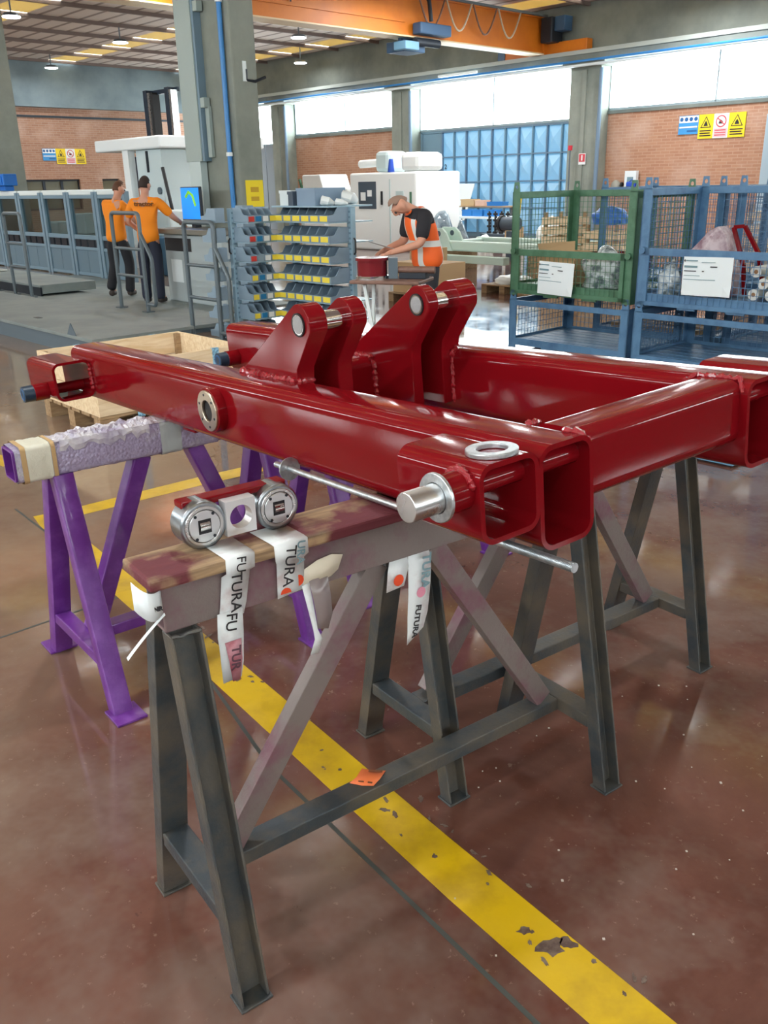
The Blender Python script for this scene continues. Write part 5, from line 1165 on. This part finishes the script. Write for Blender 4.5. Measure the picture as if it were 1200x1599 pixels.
# ------------------------------------------------------------------ big folding door in the window wall
def fibreglass():
    m = bpy.data.materials.new('translucent_door'); m.use_nodes = True; nt = m.node_tree; N = nt.nodes; L = nt.links
    b = N['Principled BSDF']; b.inputs['Base Color'].default_value = C(176, 206, 220); b.inputs['Roughness'].default_value = 0.35
    t = N.new('ShaderNodeBsdfTranslucent'); t.inputs[0].default_value = C(120, 160, 180); mx = N.new('ShaderNodeMixShader'); mx.inputs[0].default_value = 0.36
    L.new(b.outputs[0], mx.inputs[1]); L.new(t.outputs[0], mx.inputs[2]); L.new(mx.outputs[0], N['Material Output'].inputs[0]); return m
doorm = fibreglass(); door_d = pbr('door_sheet_dull', C(120, 150, 166), 0.5, 0.1)
dframe = MB(); dframe.box(-21.38, -15.32, 22.02, 22.12, 0, 0.12).box(-21.38, -15.32, 22.02, 22.12, 3.06, 3.12).box(-21.38, -21.3, 22.02, 22.12, 0.1, 3.1)
door = struct(hallobj(dframe.build('door_1', door_d)))
MB().box(-21.3, -20.44, 22.05, 22.1, 0.1, 3.08).build('plain_leaf', door_d, door)
MB().box(-20.96, -20.12, 21.98, 22.05, 0.1, 1.78).build('wicket_leaf', bluegrey, door)
cw, ch = 0.509, 0.745
pm_ = MB(); a = 0.014
pm_.add([(a, 0.06, a), (cw - a, 0.06, a), (cw - a, 0.06, ch - a), (a, 0.06, ch - a), (cw / 2, -0.07, ch / 2)], [(0, 1, 4), (1, 2, 4), (2, 3, 4), (3, 0, 4), (3, 2, 1, 0)])
PM = pm_.mesh('door_panel'); PM.materials.append(doorm)
for c in range(10):
    for r in range(4):
        o = bpy.data.objects.new('door_panel', PM); COL.objects.link(o); o.parent = door; o.location = (-20.44 + c * cw, 22.03, 0.1 + r * ch)
for c in range(11): MB().box(-20.44 + c * cw - 0.019, -20.44 + c * cw + 0.019, 22.0, 22.09, 0.1, 3.08).build('door_rib', MATS['bluegrey_paint'] if c % 2 == 0 else door_d, door)
for r in range(5): MB().box(-20.44, -15.35, 22.01, 22.09, 0.1 + r * ch - 0.019, 0.1 + r * ch + 0.019).build('door_rib', MATS['bluegrey_paint'], door)
ob = thing('round_sign', 'small orange disc sign on the wicket leaf of the folding door', 'sign', HALL(20.5, 21.97, 1.38), WANG)
MB().cyl((0, 0, 0), (0, -0.01, 0), 0.11, 20).build('disc', pbr('sign_orange', C(226, 160, 90), 0.6), ob); MB().cyl((0, -0.01, 0), (0, -0.015, 0), 0.05, 12).build('centre', pbr('sign_brown', C(160, 100, 50), 0.6), ob)
wbd = thing('white_board', 'white panel leaning against the folding door', 'panel', HALL(19.6, 21.2, 0.0), WANG)
MB().add([(0, 0.0, 0.5), (0.85, 0.0, 0.5), (0.87, 0.45, 1.55), (0.0, 0.45, 1.55)], [(0, 1, 2, 3)]).build('sheet', paper, wbd, fix=False, solid=0.02)
for x in (0.1, 0.75): MB().bar((x, 0.0, 0.0), (x, 0.02, 0.55), 0.04, 0.04).build('leg', railm, wbd)
num = text('door_number', '2', 0.2, ink, door, Matrix.Translation((-20.2, 21.94, 2.05)) @ Matrix.Rotation(R_(90), 4, 'X'), 0.004, 0.002)

# ------------------------------------------------------------------ safety signs
sy = pbr('sign_yellow', C(246, 214, 20), 0.5); sw = pbr('sign_white', C(238, 240, 240), 0.5); sb = pbr('sign_blue', C(60, 150, 214), 0.5); sbd = pbr('sign_dark_blue', C(24, 96, 160), 0.5); sr = pbr('sign_red', C(206, 70, 80), 0.5)
def sign_panel(kind, label, M, w_, h_, group):
    o = MB().box(0, w_, -0.01, 0, 0, h_).build('safety_sign', {'y': sy, 'w': sw, 'b': sb}[kind], None); o.matrix_world = M; tag(o, label, 'sign', group)
    f = lambda mb, n, mt: mb.build(n, mt, o)
    def poly(pts, y0=-0.013): return MB().prism([(p[0] * w_, p[1] * h_) for p in pts], -0.0101, y0, lambda a, b, t: (a, t, b))
    def lines(z0, mt, n=3, x0=0.12, x1=0.88):
        for i in range(n):
            f(MB().box(x0 * w_, (x1 - 0.06 * (i % 2)) * w_, -0.013, -0.0101, (z0 - i * 0.1) * h_, (z0 - i * 0.1 + 0.05) * h_), 'text_line', mt)
    def circ(cx, cz, r, n=20): return [(cx + r * math.cos(2 * math.pi * i / n), cz + r * math.sin(2 * math.pi * i / n) * w_ / h_) for i in range(n)]
    if kind == 'y':
        tri = [(0.14, 0.45), (0.86, 0.45), (0.5, 0.93)]; f(poly(tri), 'triangle', ink); f(poly([(0.22, 0.485), (0.78, 0.485), (0.5, 0.86)], -0.0145), 'triangle_field', sy)
        f(poly([(0.36, 0.52), (0.64, 0.52), (0.6, 0.62), (0.5, 0.74), (0.4, 0.62)], -0.016), 'pictogram', ink); lines(0.30, ink)
    elif kind == 'w':
        f(poly(circ(0.5, 0.68, 0.36)), 'ring', sr); f(poly(circ(0.5, 0.68, 0.29), -0.0145), 'ring_field', sw); f(poly([(0.34, 0.58), (0.62, 0.58), (0.62, 0.68), (0.42, 0.76)], -0.016), 'pictogram', ink)
        f(poly([(0.24, 0.80), (0.28, 0.835), (0.76, 0.55), (0.72, 0.52)], -0.0175), 'bar', sr); f(MB().box(0.05 * w_, 0.95 * w_, -0.012, -0.0101, 0.04 * h_, 0.40 * h_), 'text_field', pbr('sign_pink', C(236, 190, 196), 0.5) if 'sign_pink' not in MATS else MATS['sign_pink']); 
        for i in range(3): f(MB().box(0.12 * w_, 0.86 * w_, -0.014, -0.012, (0.30 - i * 0.1) * h_, (0.34 - i * 0.1) * h_), 'text_line', sr)
    else:
        f(MB().box(0.02 * w_, 0.98 * w_, -0.012, -0.0101, 0.62 * h_, 0.97 * h_), 'icon_field', sw)
        for i in range(4): f(poly(circ(0.14 + i * 0.24, 0.80, 0.09, 12), -0.0145), 'icon', sbd)
        f(MB().box(0.05 * w_, 0.95 * w_, -0.0135, -0.0101, 0.34 * h_, 0.42 * h_), 'text_line', sw); f(MB().box(0.45 * w_, 0.95 * w_, -0.0135, -0.0101, 0.12 * h_, 0.22 * h_), 'text_line', sbd)
    return o
def sign_row(where, M0, sc=1.0):
    g = 'safety signs on the ' + where
    x = 0.0
    for kind, w_, h_, dz, nm in (('b', 0.53, 0.43, 0.12, 'blue and white safety sign with four icons on the %s'), ('y', 0.39, 0.55, 0.0, 'yellow warning sign beside the blue one on the %s'), ('w', 0.38, 0.55, 0.0, 'white prohibition sign with a red circle on the %s'), ('y', 0.42, 0.55, 0.0, 'yellow warning sign at the right end of the row on the %s')):
        sign_panel(kind, nm % where, M0 @ Matrix.Translation((x * sc, 0, dz * sc)), w_ * sc, h_ * sc, g); x += w_ + 0.005
HM = Matrix.Rotation(WANG, 4, 'Z')
sign_row('right brick wall', Matrix.Translation(HALL(12.28, 21.985, 2.49)) @ HM)
sign_row('back brick wall', Matrix.Translation(HALL(33.385, 14.68, 2.5)) @ HM @ Matrix.Rotation(R_(90), 4, 'Z'), 0.95)
ex = thing('extinguisher_sign', 'small red and white extinguisher sign on the right column', 'sign', HALL(14.9, 21.54, 1.98), WANG)
MB().box(0, 0.22, -0.045, -0.03, 0, 0.28).build('plate', sw, ex); MB().box(0.015, 0.205, -0.05, -0.045, 0.07, 0.265).build('red_field', sr, ex); MB().box(0.09, 0.13, -0.055, -0.05, 0.1, 0.24).build('symbol', sw, ex)
al = thing('alarm_pole', 'thin pole with a red beacon in front of the right column', 'beacon pole', HALL(14.98, 21.2, 0), WANG); MB().cyl((0, 0, 0), (0, 0, 2.34), 0.02, 8).build('pole', railm, al, smooth=True); MB().cyl((0, 0, 2.34), (0, 0, 2.46), 0.06, 12).build('beacon', pbr('beacon_red', C(206, 40, 60), 0.4), al, smooth=True); MB().cyl((0, 0, 0), (0, 0, 0.02), 0.15, 12).build('base', railm, al)
# wall shelf with helmet, cap and box
sh = thing('wall_shelf', 'small dark shelf on the brick wall right of the column', 'shelf', HALL(14.05, 21.99, 1.36), WANG); MB().box(0, 0.85, -0.3, 0, 0, 0.03).build('board', darkm, sh)
for x in (0.1, 0.7): MB().bar((x, -0.25, 0.0), (x, 0.0, -0.2), 0.03, 0.03).build('bracket', darkm, sh)
he = thing('helmet', 'grey round helmet on the small wall shelf', 'helmet', HALL(13.9, 21.84, 1.39), WANG); m = MB(); rows = []
for j in range(7):
    a = R_(90 * j / 6); rows.append([(0.14 * math.cos(a) * math.cos(b), 0.12 * math.cos(a) * math.sin(b), 0.18 * math.sin(a)) for b in [2 * math.pi * i / 16 for i in range(17)]])
m.sheet(rows).build('shell', pbr('helmet_grey', C(150, 150, 140), 0.5), he, smooth=True); MB().cyl((0.16, 0, 0.06), (0.21, 0, 0.06), 0.06, 12).build('ear_cup', ink, he, smooth=True)
bx_ = thing('shelf_box', 'white printed box standing on the small wall shelf', 'box', HALL(13.62, 21.9, 1.39), WANG); MB().box(0, 0.34, -0.1, 0.02, 0, 0.40).build('carton', paper, bx_); MB().box(0.08, 0.26, -0.105, -0.1, 0.1, 0.25).build('print', print_grey, bx_)
bc = thing('blue_bag', 'blue pouch on the small wall shelf in front of the white box', 'pouch', HALL(13.5, 21.74, 1.39), WANG); MB().box(0, 0.28, -0.06, 0.04, 0, 0.13).build('pouch', pbr('pouch_blue', C(36, 80, 190), 0.5), bc, bevel=0.03); MB().path([(0.05, 0, 0.12), (0.14, 0, 0.18), (0.23, 0, 0.12)], 0.012, 6).build('grip', MATS['pouch_blue'], bc)
bpo = thing('steel_post', 'light blue steel post at the right edge in front of the brick wall', 'post', HALL(9.6, 21.0, 0), WANG); MB().box(-0.0, 0.35, 0, 0.3, 0.02, 2.9).build('shaft', pbr('post_blue', C(176, 200, 214), 0.4), bpo, bevel=0.01); MB().box(-0.08, 0.43, -0.08, 0.38, 0, 0.02).build('base_plate', railm, bpo)

# ------------------------------------------------------------------ overhead crane
orange = pbr('crane_orange', C(210, 120, 24), 0.5, var=(0.9, C(190, 102, 22), 0.4, 0.7)); bluem = pbr('hoist_blue', C(52, 84, 116), 0.45)
cn = thing('overhead_crane', 'orange overhead crane girder crossing under the roof', 'crane', HALL(16.3, 21.0, 4.76), WANG)
g = MB(); g.box(-0.16, 0.16, -26, 0.3, 0.03, 0.85); g = g.build('girder', orange, cn); MB().box(-0.24, 0.24, -26, 0.3, 0.0, 0.03).build('bottom_flange', pbr('flange_pale', C(214, 190, 150), 0.5), cn); MB().box(-0.24, 0.24, -26, 0.3, 0.85, 0.88).build('top_flange', orange, cn)
MB().box(0.165, 0.19, -26, -4.9, 0.30, 0.36).build('stiffener', orange, g)
text('girder_number', '4', 0.26, ink, g, Matrix.Translation((0.20, -8.25, 0.45)) @ Matrix.Rotation(R_(90), 4, 'Z') @ Matrix.Rotation(R_(90), 4, 'X'), 0.006, 0.004)
MB().box(-1.25, 1.5, 0.44, 0.70, -0.02, 0.28).build('end_carriage', orange, cn, bevel=0.02); MB().box(-1.45, -1.2, 0.42, 0.7, -0.04, 0.22).build('buffer', bluem, cn); MB().box(-0.24, 0.24, 0.3, 0.44, 0.0, 0.88).build('end_plate', orange, cn)
MB().box(0.25, 0.62, 0.1, 0.6, 0.25, 0.85).build('travel_motor', darkm, cn, bevel=0.03); MB().box(0.62, 0.95, 0.2, 0.55, 0.5, 0.85).build('control_box', bluem, cn, bevel=0.02)
tr = thing('hoist_trolley', 'dark blue hoist trolley hanging on the orange crane girder', 'hoist', HALL(16.3, 16.6, 4.72), WANG)
MB().box(0.22, 0.5, -0.3, 0.75, 0.10, 0.34).build('gearbox', bluem, tr, bevel=0.03); MB().box(-0.35, 0.25, -0.6, 0.1, -0.26, -0.03).build('drum_case', bluem, tr, bevel=0.02); MB().box(0.0, 0.4, -0.7, -0.25, -0.24, -0.06).build('motor', pbr('hoist_light_blue', C(106, 150, 176), 0.4), tr, bevel=0.02); MB().cyl((0.3, -0.3, -0.05), (0.3, 0.5, -0.05), 0.09, 14).build('drum', darkm, tr, smooth=True); MB().path([(0.35, 0.2, 0.4), (0.38, 0.1, 0.8), (0.36, -0.05, 1.0)], 0.05, 8).build('cable_arm', darkm, tr, smooth=True)
MB().box(-0.05, 0.05, -0.5, 0.6, -0.06, 0.06).build('yoke', bluem, tr)
fe = thing('festoon_cable', 'looped festoon cable hung along the crane girder', 'cable', HALL(16.3, 21.0, 5.5), WANG); MB().box(0.34, 0.40, -12, 0.2, 0.12, 0.17).build('track', railm, fe)
for i in range(4):
    y0 = -0.9 - i * 0.95; MB().path([(0.37, y0 - 0.9 * t, 0.12 - 0.62 * math.sin(math.pi * t)) for t in [k / 12 for k in range(13)]], 0.022, 6).build('loop', pbr('cable_cream', C(190, 176, 150), 0.5) if 'cable_cream' not in MATS else (MATS['cable_cream'] if i % 2 == 0 else rustm), fe, smooth=True)
# conduits and a tube light under the ring beam
tb9 = thing('conduit', 'blue conduit with a light strip running under the ring beam', 'conduit', HALL(33, 21.30, 4.47), WANG); MB().cyl((0, 0, 0.02), (36, 0, 0.02), 0.03, 8).build('pipe', MATS['pipe_blue'], tb9, smooth=True); MB().cyl((0, 0.03, -0.08), (36, 0.03, -0.08), 0.035, 8).build('tray', gtop, tb9, smooth=True); MB().box(13.1, 14.6, -0.06, 0.02, 0.06, 0.12).build('light_strip', gtop, tb9)

# ------------------------------------------------------------------ machines and goods by the window wall
mwhite = pbr('machine_white', C(240, 244, 242), 0.4); mgrey = pbr('machine_pale', C(196, 214, 214), 0.45); mdark = pbr('machine_detail', C(70, 84, 96), 0.5)
wm = thing('machining_centre', 'big white machining centre behind the bowed worker', 'machine', HALL(18.1, 16.0, 0), WANG)
MB().box(0, 2.4, 0, 1.6, 0, 1.86).build('body', mwhite, wm, bevel=0.05); MB().box(1.75, 2.4, 0.1, 1.0, 1.86, 2.3).build('head', mwhite, wm, bevel=0.12); MB().path([(-0.1, 0.5, 2.08), (0.7, 0.5, 2.1)], 0.10, 10).build('arm', mwhite, wm, smooth=True); MB().box(0.75, 1.25, 0.2, 0.9, 1.86, 2.36).build('column_head', mgrey, wm, bevel=0.1); MB().cyl((1.45, 0.1, 1.86), (1.45, 0.1, 2.16), 0.09, 12, 0.05).build('valve', MATS['pouch_blue'], wm, smooth=True)
MB().box(1.48, 1.52, -0.01, 0, 0.2, 1.7).build('door_seam', mgrey, wm); MB().box(0.35, 1.0, -0.012, 0, 1.0, 1.65).build('viewing_window', mdark, wm); MB().box(0.45, 0.62, -0.03, -0.012, 1.2, 1.4).box(0.7, 0.85, -0.03, -0.012, 1.3, 1.45).build('fixture', mwhite, wm); MB().box(1.2, 1.24, -0.04, 0, 1.1, 1.42).build('handle', ink, wm); MB().box(2.2, 2.26, -0.02, 0, 1.05, 1.4).build('green_stripe', green, wm); MB().box(1.72, 1.98, -0.015, 0, 1.2, 1.42).build('panel', mgrey, wm)
hd_ = thing('chip_hood', 'white slanted machine hood seen above the racks', 'machine hood', HALL(20.3, 16.2, 0), WANG)
MB().prism([(0.0, 0.0), (0.9, 0), (0.9, 1.5), (0.75, 1.86), (0.0, 1.86), (0.0, 1.5)], 0, 1.0, lambda a, b, t: (a, t, b)).build('hood', mwhite, hd_, bevel=0.03); MB().box(0.9, 1.75, 0.1, 0.8, 0, 1.5).build('conveyor', mwhite, hd_, bevel=0.03); MB().prism([(-0.25, 0), (0.0, 0), (0.0, 1.45), (-0.25, 1.2)], 0.1, 0.8, lambda a, b, t: (a, t, b)).build('side_cover', mgrey, hd_); MB().bar((-0.1, -0.01, 1.75), (0.1, -0.01, 1.25), 0.06, 0.05, (0, 1, 0)).build('strut', green, hd_)
bn = thing('workbench', 'long workbench with a shelf of blue trays against the folding door', 'workbench', HALL(16.7, 17.8, 0), WANG)
MB().box(0, 2.0, 0, 0.8, 0.72, 0.77).build('worktop', paper, bn); MB().box(0.3, 2.05, 0.5, 0.85, 0.98, 1.01).build('upper_shelf', old_wood, bn)
for x in (0.05, 1.9): MB().box(x, x + 0.06, 0.1, 0.7, 0, 0.72).build('leg', railm, bn)
for x in (0.35, 1.95): MB().box(x, x + 0.04, 0.6, 0.7, 0.77, 0.98).build('shelf_post', railm, bn)
for i, x in enumerate((0.75, 1.1, 1.5)):
    o = loose_box('tray', ('blue tray on the workbench, left one', 'blue tray on the workbench, middle one', 'blue tray on the workbench, right one')[i], 'tray', HALL(16.7 - x, 17.95, 0.771), WANG, (0.33, 0.3, 0.16), pbr('tray_blue', C(30, 116, 190), 0.5) if i == 0 else MATS['tray_blue'], 'blue trays on the workbench')
for i, (x, w_, h_, mt) in enumerate(((0.35, 0.45, 0.16, cardm), (0.85, 0.3, 0.14, pbr('pink_card', C(224, 184, 160), 0.7)), (1.25, 0.5, 0.1, MATS['tray_blue']))):
    o = loose_box('carton', ('brown carton on the upper bench shelf', 'pinkish carton on the upper bench shelf', 'low blue box on the upper bench shelf')[i], 'carton', HALL(16.7 - x, 18.35, 1.011), WANG, (w_, 0.25, h_), mt)
for i, x in enumerate((0.1, 0.25, 0.42)): bag('wrapped_part', ('white wrapped part at the left end of the bench', 'dark wrapped part on the bench', 'small pale wrapped part on the bench')[i], HALL(16.7 - x, 17.9, 0.771), 0.11, 0.1, 0.14, (MATS['white_film'], mdark, mgrey)[i], 40 + i, 'wrapped part')
for i, (s, d, r) in enumerate(((15.2, 16.4, 0.34), (14.55, 16.3, 0.24))):
    bag('wrapped_engine', ('large film-wrapped engine on the floor by the bench', 'smaller film-wrapped engine beside the large one')[i], HALL(s, d, 0), r, r, r * 2.1, pbr('grey_wrap', C(140, 156, 164), 0.15, coat=0.5, bump=(10, 0.8), var=(4, C(70, 86, 98), 0.4, 0.65)) if i == 0 else MATS['grey_wrap'], 60 + i, 'wrapped engine')
ck = thing('shaft_crate', 'crate of dark upright crankshafts beside the wrapped engines', 'crate', HALL(14.5, 17.0, 0), WANG); MB().box(0, 0.95, 0, 0.5, 0.0, 0.42).build('crate', mdark, ck)
for i in range(5):
    m = MB(); 
    for k in range(7): m.cyl((0.1 + i * 0.19 + 0.02 * (k % 2), 0.2, 0.42 + k * 0.07), (0.1 + i * 0.19 + 0.02 * (k % 2), 0.2, 0.47 + k * 0.07), 0.055 if k % 2 == 0 else 0.03, 10)
    m.cyl((0.1 + i * 0.19, 0.2, 0.40), (0.1 + i * 0.19, 0.2, 0.93), 0.022, 8); m.build('crankshaft', pbr('crank_black', C(38, 34, 34), 0.4, 0.3) if i == 0 else MATS['crank_black'], ck, smooth=True)
for i, (s, d, a, b, c) in enumerate(((13.5, 16.0, 0.22, 0.2, 0.34), (13.2, 15.3, 0.26, 0.2, 0.3), (12.6, 17.2, 0.3, 0.3, 0.62))): bag('white_sack', ('white sack slumped right of the crankshafts', 'second white sack nearer the green stillage', 'tall white sack heap behind the others')[i], HALL(s, d, 0), a, b, c, mwhite, 80 + i, 'sack')
cx_ = thing('carton', 'brown carton among the white sacks', 'carton', HALL(13.1, 16.2, 0.35), WANG); MB().box(0, 0.3, 0, 0.3, 0, 0.28).build('body', cardm, cx_); MB().box(-0.05, 0.35, 0, 0.3, -0.35, 0).build('stand', mwhite, cx_)
gm = thing('bench_grinder', 'dark bench grinder on a stand near the green stillage', 'grinder', HALL(12.3, 15.4, 0), WANG); MB().cyl((0, 0, 0), (0, 0, 0.6), 0.09, 10).build('stand', mdark, gm, smooth=True); MB().cyl((-0.2, 0, 0.75), (0.2, 0, 0.75), 0.14, 16).build('motor', mdark, gm, smooth=True); MB().cyl((-0.26, 0, 0.75), (-0.2, 0, 0.75), 0.17, 16).build('wheel', ink, gm, smooth=True); MB().bar((0.2, 0, 0.8), (0.26, 0.0, 1.35), 0.04, 0.03).build('yellow_guide', sy, gm)
# primed frames waiting on the floor
primer = pbr('pale_primer', C(196, 218, 206), 0.5)
pf = thing('primed_frame', 'pale primed welded frame lying on blocks behind the work table', 'steel frame', HALL(12.2, 12.6, 0.22), WANG)
for y in (0.0, 1.2): MB().box(0.3, 3.2, y, y + 0.14, 0.18, 0.36).build('long_beam', primer, pf, bevel=0.03)
for x in (0.35, 2.4): MB().box(x, x + 0.16, 0.14, 1.2, 0.18, 0.34).build('cross_beam', primer, pf, bevel=0.03)
for y in (-0.02, 0.35): MB().prism([(0.0, 0.18), (0.8, 0.18), (0.62, 0.5), (0.52, 0.58), (0.2, 0.58), (0.1, 0.5)], y, y + 0.05, lambda a, b, t: (a, t, b)).build('lug_plate', primer, pf, bevel=0.004); MB().cyl((0.45, y - 0.004, 0.48), (0.45, y + 0.054, 0.48), 0.05, 14).build('lug_bore', mdark, pf, smooth=True)
MB().box(0.0, 2.2, -0.25, -0.08, 0.0, 0.13).build('front_rail', primer, pf, bevel=0.01); MB().box(0.2, 0.36, 0, 1.2, -0.22, 0.18).build('block', old_wood, pf); MB().box(2.6, 2.76, 0, 1.2, -0.22, 0.18).build('block', old_wood, pf)
rf = thing('spare_weldment', 'dark red frame end showing under the pale primed frame', 'steel frame', HALL(11.3, 14.25, 0.0), WANG)
MB().box(0.2, 2.1, 0, 0.15, 0.28, 0.46).build('beam', red, rf, bevel=0.02); MB().box(2.1, 2.4, -0.1, 0.2, 0.16, 0.48).build('end_block', red, rf, bevel=0.02); MB().box(0.4, 0.6, -0.05, 0.2, 0, 0.28).build('block', old_wood, rf); MB().box(1.8, 2.0, -0.05, 0.2, 0, 0.28).build('block', old_wood, rf)
def pallet(label, loc, rz, w_=1.0, d_=0.7, group='wooden pallets on the far floor'):
    t = thing('pallet', label, 'pallet', loc, rz, group)
    for i in range(5): MB().box(0, w_, i * d_ / 5, (i + 0.82) * d_ / 5, 0.11, 0.13).build('deck_board', old_wood, t)
    for x in (0, w_ / 2 - 0.05, w_ - 0.1):
        MB().box(x, x + 0.1, 0, d_, 0.02, 0.11).build('bearer', old_wood, t); MB().box(x, x + 0.1, 0, d_, 0, 0.02).build('runner', old_wood, t)
    return t
pallet('wooden pallet with a carton right of the bowed worker', HALL(11.25, 11.2, 0), WANG, 0.62, 0.5); cq = thing('carton', 'brown carton on the pallet right of the bowed worker', 'carton', HALL(11.2, 11.25, 0.131), WANG); MB().box(0, 0.52, 0, 0.4, 0, 0.42).build('body', cardm, cq, bevel=0.004); MB().box(0.24, 0.28, -0.002, 0.4, 0, 0.422).build('tape', pale_wood, cq)
pallet('wooden pallet with white film left of the green stillage', HALL(9.0, 10.6, 0), WANG, 0.8, 0.6); bag('film_heap', 'crumpled white film heap on the pallet left of the green stillage', HALL(8.6, 10.9, 0.131), 0.34, 0.22, 0.1, MATS['white_film'], 91, 'film')
pallet('wooden pallet standing behind the rack near the bowed worker', HALL(9.4, 9.0, 0), WANG, 1.0, 0.7); cq = thing('carton', 'large brown carton seen between the rack and the bowed worker', 'carton', HALL(9.35, 9.05, 0.131), WANG); MB().box(0, 0.9, 0, 0.55, 0, 0.42).build('body', cardm, cq, bevel=0.004); MB().box(0.3, 0.45, -0.003, 0, 0.15, 0.3).build('label', paper, cq)
# timber stored inside the second-row stillage
for i in range(4):
    o = MB().box(0, 1.0, 0, 0.14, 0, 0.05).build('timber_baulk', old_wood, None, bevel=0.003); place(o, in_cage(0.3, 1.32 + i * 0.2, 0.101), WANG); tag(o, 'wooden baulk on the deck of the rear lower stillage, %s from the front' % NTH[i], 'timber', 'timber baulks in the rear stillage')
# slatted crates and a blue tarpaulin behind the stillages
def slat_crate(label, s, d, w_, dp, h):
    t = thing('slatted_crate', label, 'crate', HALL(s, d, 0), WANG, 'pale slatted crates behind the stillages')
    n = max(4, int(h / 0.16))
    for i in range(n):
        z = 0.06 + i * (h - 0.1) / n
        for y in (0, dp - 0.018): MB().box(0, w_, y, y + 0.018, z, z + 0.11).build('slat', pale_wood, t)
        for x in (0, w_ - 0.018): MB().box(x, x + 0.018, 0.02, dp - 0.02, z, z + 0.11).build('slat', pale_wood, t)
    for x in (0.02, w_ - 0.07):
        for y in (0.02, dp - 0.07): MB().box(x, x + 0.05, y, y + 0.05, 0, h).build('corner_post', old_wood, t)
    return t
slat_crate('tall pale slatted crate seen through the green stillage', 8.95, 12.0, 0.55, 0.5, 1.12)
slat_crate('pale slatted crate at the right edge behind the blue stillage', 5.6, 12.0, 0.9, 0.6, 1.25)
slat_crate('low slatted crate under the blue tarpaulin', 8.15, 12.0, 0.6, 0.5, 0.95)
bag('tarpaulin', 'bright blue tarpaulin heaped on a slatted crate behind the green stillage', HALL(7.85, 12.25, 0.951), 0.30, 0.24, 0.2, pbr('tarp_blue', C(40, 110, 200), 0.5, bump=(12, 0.6)), 33, 'tarpaulin')
